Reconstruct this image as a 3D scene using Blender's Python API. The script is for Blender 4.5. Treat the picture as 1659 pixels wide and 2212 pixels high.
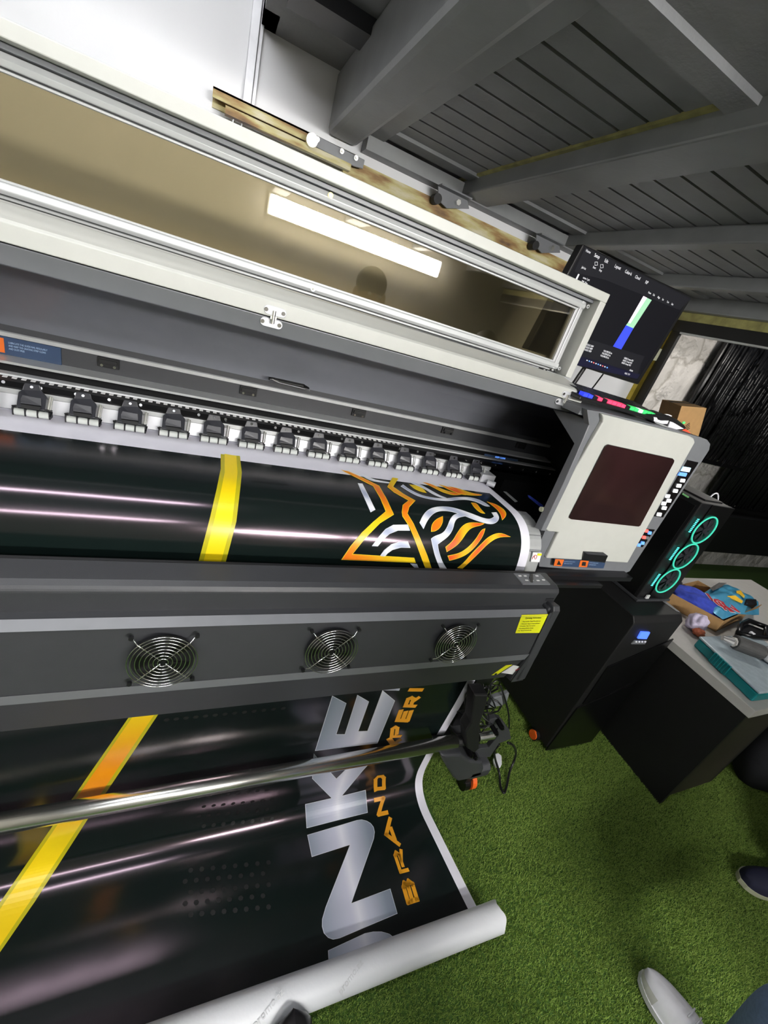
import bpy, bmesh, math, random
import numpy as np
from mathutils import Vector, Matrix
from mathutils.bvhtree import BVHTree
from mathutils.geometry import tessellate_polygon
random.seed(7)
S = bpy.context.scene
for o in list(bpy.data.objects): bpy.data.objects.remove(o)
COL = S.collection

# ------------------------------------------------------------ camera
F = 899.23; CX, CY = 829.5, 1106.0; H = 1.7
R0 = Vector((0.901186, -0.330553, 0.280354))    # image right
R1 = Vector((0.084218, -0.500953, -0.861367))   # image down
R2 = Vector((0.425171, 0.799863, -0.423613))    # view direction
CAM = Vector((0, 0, H))
cd = bpy.data.cameras.new('camera'); cam = bpy.data.objects.new('camera', cd); COL.objects.link(cam)
cd.sensor_fit = 'VERTICAL'; cd.sensor_height = 36; cd.lens = F * 36 / 2212
cd.clip_start = 0.02; cd.clip_end = 100
mw = Matrix.Identity(4)
for i in range(3):
    mw[i][0] = R0[i]; mw[i][1] = -R1[i]; mw[i][2] = -R2[i]; mw[i][3] = CAM[i]
cam.matrix_world = mw
S.camera = cam

# ------------------------------------------------------------ world / exposure
S.view_settings.view_transform = 'Standard'; S.view_settings.look = 'None'
S.view_settings.gamma = 1; S.view_settings.use_curve_mapping = False
S.view_settings.exposure = 0.12
w = bpy.data.worlds.new('night'); S.world = w; w.use_nodes = True
w.node_tree.nodes['Background'].inputs[0].default_value = (0.5, 0.55, 0.65, 1)
w.node_tree.nodes['Background'].inputs[1].default_value = 0.12

LAMP_A = 150.0     # emission of the batten on the near wall
LAMP_B = 38.0     # emission of the batten under the raised ceiling, over the printer
FILL_E = 50.0     # emission of the unseen fill batten added high on the near wall
FILL_C = 95.0      # emission of the unseen round lamp added to light the patio stone
LAMP_D = 15.0      # emission of the lamp under the raised ceiling near the white wall

# ------------------------------------------------------------ materials
def srgb(c):
    return tuple(((v/255)/12.92 if v/255 <= 0.04045 else ((v/255+0.055)/1.055)**2.4) for v in c)
def new_mat(name):
    m = bpy.data.materials.new(name); m.use_nodes = True
    return m, m.node_tree, m.node_tree.nodes['Principled BSDF']
def mat(name, col, rough=0.5, metal=0.0, var=0.08, scale=30, bump=0.0, bscale=200, coat=0.0, emit=None, estr=0, spec=0.5, tint=None):
    m, t, b = new_mat(name)
    tc = t.nodes.new('ShaderNodeTexCoord')
    n = t.nodes.new('ShaderNodeTexNoise'); n.inputs['Scale'].default_value = scale; n.inputs['Detail'].default_value = 3
    t.links.new(tc.outputs['Object'], n.inputs['Vector'])
    r = t.nodes.new('ShaderNodeValToRGB')
    a = [max(0, v*(1-var)) for v in col]; c = [min(1, v*(1+var)) for v in col]
    r.color_ramp.elements[0].color = (*a, 1); r.color_ramp.elements[1].color = (*c, 1)
    r.color_ramp.elements[0].position = 0.3; r.color_ramp.elements[1].position = 0.7
    t.links.new(n.outputs['Fac'], r.inputs[0]); t.links.new(r.outputs[0], b.inputs['Base Color'])
    b.inputs['Roughness'].default_value = rough; b.inputs['Metallic'].default_value = metal
    b.inputs['Specular IOR Level'].default_value = spec
    if tint: b.inputs['Specular Tint'].default_value = (*tint, 1)
    if coat: b.inputs['Coat Weight'].default_value = coat; b.inputs['Coat Roughness'].default_value = 0.08
    if emit: b.inputs['Emission Color'].default_value = (*emit, 1); b.inputs['Emission Strength'].default_value = estr
    if bump:
        n2 = t.nodes.new('ShaderNodeTexNoise'); n2.inputs['Scale'].default_value = bscale; n2.inputs['Detail'].default_value = 4
        t.links.new(tc.outputs['Object'], n2.inputs['Vector'])
        bp = t.nodes.new('ShaderNodeBump'); bp.inputs['Strength'].default_value = bump; bp.inputs['Distance'].default_value = 0.004
        t.links.new(n2.outputs['Fac'], bp.inputs['Height']); t.links.new(bp.outputs[0], b.inputs['Normal'])
    return m
def wave_mat(name, cols, axis, scale, phase=0.0, rough=0.25, coat=0.0, rot=(0, 0, 0)):
    """print colours that run from one to the next across the sheet"""
    m, t, b = new_mat(name)
    tc = t.nodes.new('ShaderNodeTexCoord'); mp = t.nodes.new('ShaderNodeMapping')
    mp.inputs['Rotation'].default_value = rot
    t.links.new(tc.outputs['Object'], mp.inputs[0])
    wv = t.nodes.new('ShaderNodeTexWave'); wv.wave_type = 'BANDS'; wv.bands_direction = axis
    wv.inputs['Scale'].default_value = scale; wv.inputs['Phase Offset'].default_value = phase; wv.inputs['Distortion'].default_value = 0.0
    t.links.new(mp.outputs[0], wv.inputs[0])
    r = t.nodes.new('ShaderNodeValToRGB')
    while len(r.color_ramp.elements) < len(cols): r.color_ramp.elements.new(0.5)
    for i, (p, c) in enumerate(cols):
        r.color_ramp.elements[i].position = p; r.color_ramp.elements[i].color = (*c, 1)
    t.links.new(wv.outputs['Fac'], r.inputs[0]); t.links.new(r.outputs[0], b.inputs['Base Color'])
    b.inputs['Roughness'].default_value = rough
    if coat: b.inputs['Coat Weight'].default_value = coat; b.inputs['Coat Roughness'].default_value = 0.1
    return m
def ramp_mat(name, cols, vec, rough=0.3, off=0.0):
    """print colours run along one direction of the sheet"""
    m, t, b = new_mat(name)
    tc = t.nodes.new('ShaderNodeTexCoord'); d = t.nodes.new('ShaderNodeVectorMath'); d.operation = 'DOT_PRODUCT'; d.inputs[1].default_value = vec
    t.links.new(tc.outputs['Object'], d.inputs[0])
    ad = t.nodes.new('ShaderNodeMath'); ad.operation = 'ADD'; ad.inputs[1].default_value = off
    t.links.new(d.outputs['Value'], ad.inputs[0])
    r = t.nodes.new('ShaderNodeValToRGB')
    while len(r.color_ramp.elements) < len(cols): r.color_ramp.elements.new(0.5)
    for i, (p, c) in enumerate(cols):
        r.color_ramp.elements[i].position = p; r.color_ramp.elements[i].color = (*c, 1)
    t.links.new(ad.outputs[0], r.inputs[0]); t.links.new(r.outputs[0], b.inputs['Base Color'])
    b.inputs['Roughness'].default_value = rough
    return m
def glow(name, col, s):
    m, t, b = new_mat(name)
    b.inputs['Base Color'].default_value = (*col, 1)
    b.inputs['Emission Color'].default_value = (*col, 1); b.inputs['Emission Strength'].default_value = s
    b.inputs['Specular IOR Level'].default_value = 0.15
    if max(col) < 0.1: b.inputs['Base Color'].default_value = (0.004, 0.004, 0.005, 1)
    return m
def glass_mat(name, tint, refl_rough=0.02, ior=1.5):
    m = bpy.data.materials.new(name); m.use_nodes = True; t = m.node_tree
    t.nodes.clear()
    o = t.nodes.new('ShaderNodeOutputMaterial'); tr = t.nodes.new('ShaderNodeBsdfTransparent'); tr.inputs[0].default_value = (*tint, 1)
    g = t.nodes.new('ShaderNodeBsdfGlossy'); g.inputs['Roughness'].default_value = refl_rough
    f = t.nodes.new('ShaderNodeFresnel'); f.inputs[0].default_value = ior
    mul = t.nodes.new('ShaderNodeMath'); mul.operation = 'MULTIPLY'; mul.inputs[1].default_value = 1.8; mul.use_clamp = True
    t.links.new(f.outputs[0], mul.inputs[0])
    mx = t.nodes.new('ShaderNodeMixShader'); t.links.new(mul.outputs[0], mx.inputs[0]); t.links.new(tr.outputs[0], mx.inputs[1]); t.links.new(g.outputs[0], mx.inputs[2])
    t.links.new(mx.outputs[0], o.inputs[0])
    return m

M = {}
M['dark'] = mat('charcoal powder coat', srgb((57, 58, 61)), 0.42, var=0.04, bump=0.12, bscale=900)
M['dark2'] = mat('dark grey cover', srgb((122, 124, 132)), 0.3, var=0.03, bump=0.04, bscale=700)
M['mid'] = mat('mid grey paint', srgb((112, 114, 118)), 0.4, var=0.03)
M['light'] = mat('light warm grey paint', srgb((188, 189, 183)), 0.42, var=0.02, bump=0.05, bscale=600)
M['silver'] = mat('silver painted frame', srgb((186, 188, 188)), 0.35, 0.15, var=0.02)
M['alu'] = mat('brushed aluminium', srgb((205, 206, 210)), 0.42, 0.35, var=0.12, scale=12)
M['alu2'] = mat('satin aluminium', srgb((190, 192, 192)), 0.42, 0.45, var=0.05)
M['chrome'] = mat('polished chrome', (0.92, 0.92, 0.88), 0.26, 1.0, var=0.02)
M['wire'] = mat('bright wire', (0.75, 0.75, 0.76), 0.12, 1.0, var=0.02)
M['black'] = mat('black plastic', srgb((24, 24, 26)), 0.35, var=0.1)
M['blackm'] = mat('matt black', srgb((14, 14, 15)), 0.6, var=0.15)
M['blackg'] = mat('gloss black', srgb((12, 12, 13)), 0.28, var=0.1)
M['slate'] = mat('slate plastic', srgb((44, 45, 51)), 0.35, var=0.08)
M['roller'] = mat('pale grey rubber', srgb((200, 204, 200)), 0.55)
M['white'] = mat('white vinyl', srgb((232, 230, 240)), 0.3, var=0.02)
M['whiteback'] = mat('white banner back', srgb((214, 216, 220)), 0.45, var=0.03, scale=6, bump=0.1, bscale=120)
M['wall'] = mat('white painted wall', srgb((222, 223, 226)), 0.38, var=0.02, scale=3, bump=0.12, bscale=40)
M['wallr'] = mat('room wall', srgb((206, 200, 188)), 0.8, var=0.05, scale=2)
M['ceil'] = mat('grey stained boards', srgb((128, 129, 132)), 0.5, var=0.10, scale=9, bump=0.25, bscale=80)
M['beam'] = mat('grey painted beam', srgb((122, 124, 126)), 0.42, var=0.10, scale=7, bump=0.15, bscale=60)
M['groove'] = mat('board gap', srgb((22, 22, 24)), 0.8)
M['yellowedge'] = mat('weathered yellow edge', srgb((150, 145, 90)), 0.6, var=0.3, scale=20)
M['brass'] = mat('brass strip', srgb((170, 150, 60)), 0.25, 0.8, var=0.2)
M['red'] = glow('red light', (0.8, 0.06, 0.03), 1.0)
M['card'] = mat('brown cardboard', srgb((160, 125, 80)), 0.8, var=0.08, scale=40, bump=0.1)
M['teal'] = mat('teal plastic', srgb((20, 125, 130)), 0.4, var=0.05)
M['deskt'] = mat('white laminate', srgb((190, 188, 184)), 0.5, var=0.03)
M['orange'] = mat('orange rubber', srgb((235, 100, 30)), 0.5)
M['labelblue'] = mat('navy label', srgb((50, 68, 96)), 0.4, var=0.05)
M['labelorange'] = mat('orange label', srgb((226, 110, 40)), 0.4)
M['labelyellow'] = mat('yellow label', srgb((235, 238, 30)), 0.5, var=0.02)
M['labelwhite'] = mat('white label', srgb((235, 235, 235)), 0.5, var=0.02)
M['ink'] = mat('black print', srgb((25, 25, 25)), 0.6)
M['inkblue'] = mat('pale blue print', srgb((170, 195, 225)), 0.5)
M['inkred'] = mat('red print', srgb((190, 25, 45)), 0.5)
M['bagblue'] = mat('light blue foil', srgb((80, 165, 205)), 0.28, 0.2, var=0.1, scale=15)
M['foil'] = mat('silver foil', srgb((190, 190, 190)), 0.25, 0.7, var=0.2, scale=30)
M['bagyellow'] = mat('yellow print', srgb((240, 190, 30)), 0.5)
M['cloth'] = mat('blue cloth', srgb((50, 70, 180)), 0.85, var=0.25, scale=30, bump=0.5, bscale=100)
M['tissue'] = mat('crumpled paper', srgb((205, 195, 220)), 0.7, var=0.15, scale=60)
M['tissueo'] = mat('orange paper', srgb((215, 120, 85)), 0.7, var=0.2, scale=60)
M['clear'] = glass_mat('clear plastic', (0.86, 0.9, 0.93), 0.08, 1.4)
M['smoke'] = glass_mat('smoked acrylic', (0.64, 0.585, 0.44), 0.015, 1.5)
M['grip'] = mat('dark rubber grip', srgb((72, 72, 72)), 0.6, var=0.15, bump=0.3)
M['jean'] = mat('blue denim', srgb((112, 132, 172)), 0.85, var=0.12, scale=120, bump=0.4, bscale=700)
M['trouser'] = mat('black trousers', srgb((20, 21, 26)), 0.85, var=0.2, bump=0.3)
M['skin'] = mat('skin', srgb((170, 125, 100)), 0.5, var=0.05)
M['hair'] = mat('dark hair', srgb((25, 20, 18)), 0.6, var=0.2, bump=0.5, bscale=300)
M['shirt'] = mat('dark shirt', srgb((40, 42, 50)), 0.85, var=0.1)
M['shirt2'] = mat('maroon shirt', srgb((110, 25, 40)), 0.85, var=0.1)
M['navy'] = mat('navy canvas', srgb((20, 23, 50)), 0.8, var=0.15, bump=0.3, bscale=600)
M['sole'] = mat('cream sole', srgb((190, 192, 165)), 0.6, var=0.05)
M['shoewhite'] = mat('white leather', srgb((225, 225, 232)), 0.5, var=0.05, scale=30)
M['shoegrey'] = mat('pale grey suede', srgb((190, 190, 185)), 0.8, var=0.08)
M['lamp'] = glow('lamp tube a', (1.0, 0.98, 0.95), LAMP_A)
M['lampb'] = glow('lamp tube b', (0.96, 0.97, 1.0), LAMP_B)
M['fill_e'] = glow('added fill tube e', (0.98, 0.98, 1.0), FILL_E)
M['lampd'] = glow('lamp tube d', (0.98, 0.98, 1.0), LAMP_D)
M['fill_c'] = glow('added fill disc c', (1.0, 0.95, 0.88), FILL_C)
M['teallight'] = glow('teal led', (0.04, 0.42, 0.29), 1.0)
M['cyanlight'] = glow('cyan led', (0.1, 0.75, 0.72), 1.0)
M['bluescreen'] = glow('blue display', (0.06, 0.14, 1.0), 1.6)
M['keyblue'] = glow('blue key glow', (0.03, 0.05, 0.7), 1.0)
M['keyred'] = glow('red key glow', (0.75, 0.05, 0.12), 1.0)
M['keygreen'] = glow('green key glow', (0.04, 0.55, 0.12), 1.0)
M['padwhite'] = glow('backlit white key', (0.85, 0.87, 0.88), 0.9)
M['padcyan'] = glow('pale blue display', (0.5, 0.75, 0.9), 0.9)
M['padblue'] = glow('blue key', (0.12, 0.3, 0.85), 0.9)
M['padred'] = glow('red key', (0.85, 0.12, 0.1), 0.8)
M['scr0'] = glow('screen charcoal', (0.005, 0.005, 0.008), 0.8)
M['scr1'] = glow('screen toolbar grey', (0.012, 0.012, 0.015), 1.0)
M['scrtext'] = glow('screen white text', (0.5, 0.5, 0.52), 1.0)
M['scrpink'] = glow('screen pink', (0.72, 0.62, 0.70), 1.0)
M['scrgreen'] = glow('screen green', (0.22, 0.42, 0.27), 1.0)
M['scrblue'] = glow('screen blue', (0.03, 0.05, 0.62), 1.0)
M['scrnavy'] = glow('screen navy', (0.008, 0.008, 0.03), 1.0)
OR, YE = srgb((240, 130, 20)), srgb((240, 205, 30))
M['inkor'] = wave_mat('orange to yellow print', [(0.0, srgb((238, 118, 22))), (0.5, srgb((240, 165, 28))), (1.0, YE)], 'DIAGONAL', 1.6, 1.0, 0.3)
M['inkred2'] = wave_mat('red orange print', [(0.0, srgb((240, 90, 40))), (0.5, srgb((245, 140, 25))), (1.0, srgb((240, 190, 40)))], 'X', 3.2, 0.5, 0.3)
M['inksil'] = wave_mat('silver print', [(0.0, srgb((172, 180, 205))), (0.5, srgb((214, 217, 230))), (1.0, srgb((242, 243, 248)))], 'DIAGONAL', 5.5, 0.0, 0.3)
M['inkedge'] = mat('pale outline print', srgb((225, 228, 235)), 0.3, var=0.02)
M['inkyel'] = mat('yellow print outline', srgb((250, 215, 50)), 0.3, var=0.02)
M['inkolive'] = mat('olive print', srgb((185, 175, 25)), 0.3, var=0.02)
M['stripe'] = ramp_mat('stripe print', [(0.18, srgb((238, 140, 18))), (0.30, srgb((240, 205, 24))), (0.47, srgb((240, 212, 24))), (0.55, srgb((238, 150, 20))), (0.63, srgb((238, 150, 20))), (0.72, srgb((240, 205, 22))), (1.0, srgb((244, 214, 20)))], (0, 0.5, 0.5))
LVEC = (1.0, 0, 0)
LCOLS = [(0.44, srgb((128, 138, 152))), (0.50, srgb((165, 172, 188))), (0.575, srgb((214, 215, 232))), (0.60, srgb((240, 240, 250))), (0.63, srgb((205, 208, 224))), (0.70, srgb((140, 150, 165))), (0.76, srgb((112, 124, 140)))]
M['letter'] = ramp_mat('brushed steel lettering print', LCOLS, LVEC)
M['amber'] = mat('amber lettering print', srgb((240, 165, 36)), 0.4, var=0.02)
M['dots'] = mat('dark dot print', srgb((9, 10, 10)), 0.6)
m, t, b = new_mat('glossy dark green black print')       # slightly pink sheen of the fresh ink
b.inputs['Base Color'].default_value = (*srgb((17, 27, 25)), 1); b.inputs['Roughness'].default_value = 0.16
b.inputs['Specular IOR Level'].default_value = 0.75; b.inputs['Specular Tint'].default_value = (1.0, 0.74, 0.88, 1)
tc = t.nodes.new('ShaderNodeTexCoord'); n = t.nodes.new('ShaderNodeTexNoise'); n.inputs['Scale'].default_value = 4.0
t.links.new(tc.outputs['Object'], n.inputs['Vector'])
bp = t.nodes.new('ShaderNodeBump'); bp.inputs['Strength'].default_value = 0.10; bp.inputs['Distance'].default_value = 0.01
t.links.new(n.outputs['Fac'], bp.inputs['Height']); t.links.new(bp.outputs[0], b.inputs['Normal'])
M['print'] = m
m, t, b = new_mat('rust and worn paint')
tc = t.nodes.new('ShaderNodeTexCoord'); n = t.nodes.new('ShaderNodeTexNoise'); n.inputs['Scale'].default_value = 14; n.inputs['Detail'].default_value = 6
mp = t.nodes.new('ShaderNodeMapping'); mp.inputs['Scale'].default_value = (0.35, 1, 1.6)
t.links.new(tc.outputs['Object'], mp.inputs[0]); t.links.new(mp.outputs[0], n.inputs['Vector'])
r = t.nodes.new('ShaderNodeValToRGB'); e = r.color_ramp.elements
e[0].position = 0.32; e[0].color = (*srgb((92, 66, 48)), 1); e[1].position = 0.72; e[1].color = (*srgb((214, 208, 190)), 1)
x = e.new(0.44); x.color = (*srgb((150, 118, 70)), 1); x = e.new(0.56); x.color = (*srgb((188, 178, 124)), 1)
t.links.new(n.outputs['Fac'], r.inputs[0]); t.links.new(r.outputs[0], b.inputs['Base Color']); b.inputs['Roughness'].default_value = 0.6
M['rust'] = m
m, t, b = new_mat('artificial turf blades')
tc = t.nodes.new('ShaderNodeTexCoord'); n = t.nodes.new('ShaderNodeTexNoise'); n.inputs['Scale'].default_value = 160; n.inputs['Detail'].default_value = 2
n3 = t.nodes.new('ShaderNodeTexNoise'); n3.inputs['Scale'].default_value = 3.0
t.links.new(tc.outputs['Object'], n.inputs['Vector']); t.links.new(tc.outputs['Object'], n3.inputs['Vector'])
r = t.nodes.new('ShaderNodeValToRGB'); e = r.color_ramp.elements
e[0].position = 0.3; e[0].color = (*srgb((122, 156, 60)), 1); e[1].position = 0.72; e[1].color = (*srgb((170, 194, 104)), 1)
t.links.new(n.outputs['Fac'], r.inputs[0])
mx = t.nodes.new('ShaderNodeMixRGB'); mx.blend_type = 'MULTIPLY'; mx.inputs[0].default_value = 0.35
t.links.new(r.outputs[0], mx.inputs[1]); t.links.new(n3.outputs['Fac'], mx.inputs[2]); t.links.new(mx.outputs[0], b.inputs['Base Color'])
b.inputs['Roughness'].default_value = 0.7; b.inputs['Specular IOR Level'].default_value = 0.2
M['turf'] = m
M['turfbase'] = mat('turf backing', srgb((58, 88, 28)), 0.9, var=0.3, scale=120)
m, t, b = new_mat('rough stone')
tc = t.nodes.new('ShaderNodeTexCoord'); v = t.nodes.new('ShaderNodeTexVoronoi'); v.feature = 'DISTANCE_TO_EDGE'; v.inputs['Scale'].default_value = 3.2
n = t.nodes.new('ShaderNodeTexNoise'); n.inputs['Scale'].default_value = 4; n.inputs['Detail'].default_value = 5
mx = t.nodes.new('ShaderNodeMixRGB'); mx.inputs[0].default_value = 0.25
t.links.new(tc.outputs['Object'], mx.inputs[1]); t.links.new(tc.outputs['Object'], n.inputs['Vector']); t.links.new(n.outputs['Color'], mx.inputs[2]); t.links.new(mx.outputs[0], v.inputs['Vector'])
r = t.nodes.new('ShaderNodeValToRGB'); e = r.color_ramp.elements
e[0].position = 0.0; e[0].color = (*srgb((176, 171, 164)), 1); e[1].position = 0.05; e[1].color = (*srgb((215, 211, 207)), 1)
t.links.new(v.outputs['Distance'], r.inputs[0]); t.links.new(r.outputs[0], b.inputs['Base Color']); b.inputs['Roughness'].default_value = 0.9
ad = t.nodes.new('ShaderNodeMath'); ad.operation = 'ADD'; mn = t.nodes.new('ShaderNodeMath'); mn.operation = 'MINIMUM'; mn.inputs[1].default_value = 0.25
t.links.new(v.outputs['Distance'], mn.inputs[0]); t.links.new(mn.outputs[0], ad.inputs[0]); t.links.new(n.outputs['Fac'], ad.inputs[1])
bp = t.nodes.new('ShaderNodeBump'); bp.inputs['Strength'].default_value = 0.9; bp.inputs['Distance'].default_value = 0.12
t.links.new(ad.outputs[0], bp.inputs['Height']); t.links.new(bp.outputs[0], b.inputs['Normal'])
M['stone'] = m

# ------------------------------------------------------------ helpers
class MB:
    def __init__(s): s.v = []; s.f = []; s.m = []
    def add(s, vs, fs, mi=0):
        o = len(s.v); s.v += [tuple(v) for v in vs]; s.f += [tuple(i+o for i in f) for f in fs]; s.m += [mi]*len(fs); return s
    def box(s, x0, y0, z0, x1, y1, z1, mi=0):
        v = [(x0,y0,z0),(x1,y0,z0),(x1,y1,z0),(x0,y1,z0),(x0,y0,z1),(x1,y0,z1),(x1,y1,z1),(x0,y1,z1)]
        return s.add(v, [(0,3,2,1),(4,5,6,7),(0,1,5,4),(1,2,6,5),(2,3,7,6),(3,0,4,7)], mi)
    def prism(s, prof, x0, x1, mi=0):
        """profile of (y, z) points run along X"""
        n = len(prof); v = [(x0, y, z) for y, z in prof] + [(x1, y, z) for y, z in prof]
        f = [(i, (i+1) % n, (i+1) % n + n, i+n) for i in range(n)] + [tuple(range(n))[::-1], tuple(range(n, 2*n))]
        return s.add(v, f, mi)
    def slab(s, pts, vec, mi=0):
        """outline of 3-D points given a thickness"""
        n = len(pts); v = [Vector(p) for p in pts]; v2 = [p + Vector(vec) for p in v]
        f = [(i, (i+1) % n, (i+1) % n + n, i+n) for i in range(n)] + [tuple(range(n))[::-1], tuple(range(n, 2*n))]
        return s.add(v+v2, f, mi)
    def face(s, pts, mi=0): return s.add(pts, [tuple(range(len(pts)))], mi)
    def cyl(s, a, b, r, n=20, mi=0, r2=None): return s.tube([a, b], r, n, mi, r2=r2)
    def tube(s, pts, r, n=10, mi=0, closed=False, r2=None, cap=True):
        P = [Vector(p) for p in pts]; k = len(P); rings = []; up = None
        for i in range(k):
            if closed: d = (P[(i+1) % k]-P[i-1]).normalized()
            else: d = (P[min(i+1, k-1)]-P[max(i-1, 0)]).normalized()
            if up is None: up = Vector((0, 0, 1)) if abs(d.z) < 0.9 else Vector((0, 1, 0))
            a = d.cross(up).normalized(); bb = a.cross(d).normalized(); up = bb
            rr = r if r2 is None else r+(r2-r)*i/(k-1)
            rings.append([P[i]+a*math.cos(2*math.pi*j/n)*rr+bb*math.sin(2*math.pi*j/n)*rr for j in range(n)])
        v = [q for g in rings for q in g]; f = []
        for i in range(k if closed else k-1):
            i2 = (i+1) % k
            for j in range(n): f.append((i*n+j, i*n+(j+1) % n, i2*n+(j+1) % n, i2*n+j))
        if not closed and cap: f += [tuple(range(n))[::-1], tuple(range((k-1)*n, k*n))]
        return s.add(v, f, mi)
    def ball(s, c, rx, ry=None, rz=None, n=14, mi=0):
        ry = ry or rx; rz = rz or rx; v = []; f = []
        for i in range(n+1):
            th = math.pi*i/n
            for j in range(2*n):
                ph = math.pi*j/n; v.append((c[0]+rx*math.sin(th)*math.cos(ph), c[1]+ry*math.sin(th)*math.sin(ph), c[2]+rz*math.cos(th)))
        for i in range(n):
            for j in range(2*n): f.append((i*2*n+j, (i+1)*2*n+j, (i+1)*2*n+(j+1) % (2*n), i*2*n+(j+1) % (2*n)))
        return s.add(v, f, mi)
    def build(s, name, mats, parent=None, bevel=0, smooth=False, seg=2):
        me = bpy.data.meshes.new(name); me.from_pydata(s.v, [], s.f)
        mats = mats if isinstance(mats, list) else [mats]
        for q in mats: me.materials.append(M[q] if isinstance(q, str) else q)
        me.polygons.foreach_set('material_index', s.m)
        if smooth: me.polygons.foreach_set('use_smooth', [True]*len(me.polygons))
        me.update()
        bm = bmesh.new(); bm.from_mesh(me); bmesh.ops.recalc_face_normals(bm, faces=bm.faces); bm.to_mesh(me); bm.free()
        o = bpy.data.objects.new(name, me); COL.objects.link(o)
        while parent and parent.parent and parent.parent.parent: parent = parent.parent      # thing > part > sub-part
        if parent: o.parent = parent; o.matrix_parent_inverse = Matrix.Translation(-Vector(WORLD[parent.name])) if parent.name in WORLD else Matrix.Identity(4)
        if bevel:
            b = o.modifiers.new('bevel', 'BEVEL'); b.width = bevel; b.segments = seg; b.limit_method = 'ANGLE'; b.angle_limit = math.radians(35)
        return o
WORLD = {}
def thing(name, label, cat, loc=(0, 0, 0), group=None):
    o = bpy.data.objects.new(name, None); COL.objects.link(o); o.location = loc; o.empty_display_size = 0.05
    o['label'] = label; o['category'] = cat
    if group: o['group'] = group
    WORLD[o.name] = loc
    return o
def tag(o, label, cat, group=None):
    o['label'] = label; o['category'] = cat
    if group: o['group'] = group
    return o
def struct(o): o['kind'] = 'structure'; return o
def lab(o, s): o['label'] = s; return o
def ray(u, v): return (R0*((u-CX)/F) + R1*((v-CY)/F) + R2)
def on(u, v, P, n):
    """point of a photo pixel on the plane through P with normal n"""
    k = ray(u, v); n = Vector(n); return CAM + k*((Vector(P)-CAM).dot(n)/k.dot(n))
def oy(u, v, y): return on(u, v, (0, y, 0), (0, 1, 0))
def ox(u, v, x): return on(u, v, (x, 0, 0), (1, 0, 0))
def oz(u, v, z): return on(u, v, (0, 0, z), (0, 0, 1))
def crop(off, sc, pts): return [(off[0]+x*sc, off[1]+y*sc) for x, y in pts]
def text_mesh(s, size, origin, right, up, mname, name, parent=None, depth=0.0006, sx=1.0, bold=0.0):
    c = bpy.data.curves.new('t', 'FONT'); c.body = s; c.size = size; c.extrude = depth; c.offset = bold; c.resolution_u = 2
    t = bpy.data.objects.new('t', c); COL.objects.link(t)
    bpy.context.view_layer.update()
    me = bpy.data.meshes.new_from_object(t.evaluated_get(bpy.context.evaluated_depsgraph_get()))
    bpy.data.objects.remove(t)
    right = Vector(right).normalized(); up = Vector(up).normalized(); nn = right.cross(up); O = Vector(origin)
    mb = MB(); mb.v = [tuple(O + right*v.co.x*sx + up*v.co.y + nn*v.co.z) for v in me.vertices]
    mb.f = [tuple(p.vertices) for p in me.polygons]; mb.m = [0]*len(mb.f)
    return mb.build(name, mname, parent)

# ============================================================ STRUCTURE
struct(MB().box(-3.2, -2.2, -0.05, 8.5, 3.2, 0.0).build('floor', 'turfbase'))
# back wall: white sheets, with the pipe in their joint
struct(MB().box(-3.2, 2.2, 0, 2.765, 2.3, 3.2).build('wall_back', 'wall'))
struct(MB().box(-3.2, -2.1, 0, 8.5, -2.0, 3.2).build('wall_front', 'wallr'))
struct(MB().box(-3.2, -2.0, 0, -3.1, 2.2, 3.2).build('wall_left', 'wallr'))
struct(MB().box(2.9, 2.6, 0.0, 8.5, 2.75, 2.9).build('wall_patio', 'stone'))
struct(MB().box(8.3, -2.0, 0.0, 8.4, 2.6, 2.9).build('wall_right', 'blackm'))
# wood ceiling: boards with gaps between the beams
ceil = MB(); ZP = 2.30; PITCH = 0.097
for (x0, x1) in ((0.594, 1.0), (1.15, 1.66), (1.73, 2.27), (2.34, 2.75)):
    y = 2.17 - 0.06
    ceil.box(x0-0.02, y, ZP, x1+0.02, 2.2, ZP+0.03, 0)
    while y > 0.97:
        y0 = y-PITCH
        ceil.box(x0-0.02, y0, ZP, x1+0.02, y-0.012, ZP+0.03, 0)
        y = y0
ceil.box(0.50, -2.0, ZP+0.028, 2.86, 2.2, ZP+0.05, 1)
ceil.box(0.50, -2.0, ZP-0.005, 2.86, 0.86, ZP+0.02, 0)
ceil.box(0.50, 0.86, ZP-0.02, 2.86, 0.93, ZP+0.02, 0)
struct(ceil.build('ceiling', ['ceil', 'groove']))
up = MB()
up.box(0.09, -2.0, 2.44, 0.52, 2.2, 2.48); up.box(-3.2, -2.0, 3.2, 0.6, 2.2, 3.25)
struct(up.build('ceiling_raised', 'ceil'))
k = 1
def trim(mb, mt, bevel=0.0):
    global k
    o = struct(mb.build('trim_%d' % k, mt, bevel=bevel)); k += 1; return o
trim(MB().box(0.38, -2.0, 2.24, 0.508, 2.2, 2.44), 'beam', 0.02)
trim(MB().box(0.508, -2.0, 2.282, 0.598, 2.2, 2.30), 'beam', 0.003)
trim(MB().box(1.0, -2.0, 2.24, 1.15, 2.2, 2.30), 'beam', 0.006)
trim(MB().box(0.985, 0.9, 2.292, 1.0, 2.2, 2.302), 'yellowedge')
trim(MB().box(1.655, -2.0, 2.24, 1.727, 2.2, 2.30), 'beam', 0.006)
trim(MB().box(2.27, -2.0, 2.24, 2.335, 2.2, 2.30), 'beam', 0.006)
trim(MB().box(2.72, -2.0, 2.215, 2.86, 2.2, 2.30), 'beam', 0.006)
trim(MB().box(2.765, -2.0, 2.165, 2.84, 2.2, 2.215), 'yellowedge', 0.004)
trim(MB().box(2.765, -2.0, 2.10, 2.80, 2.2, 2.165), 'blackm')
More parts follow.
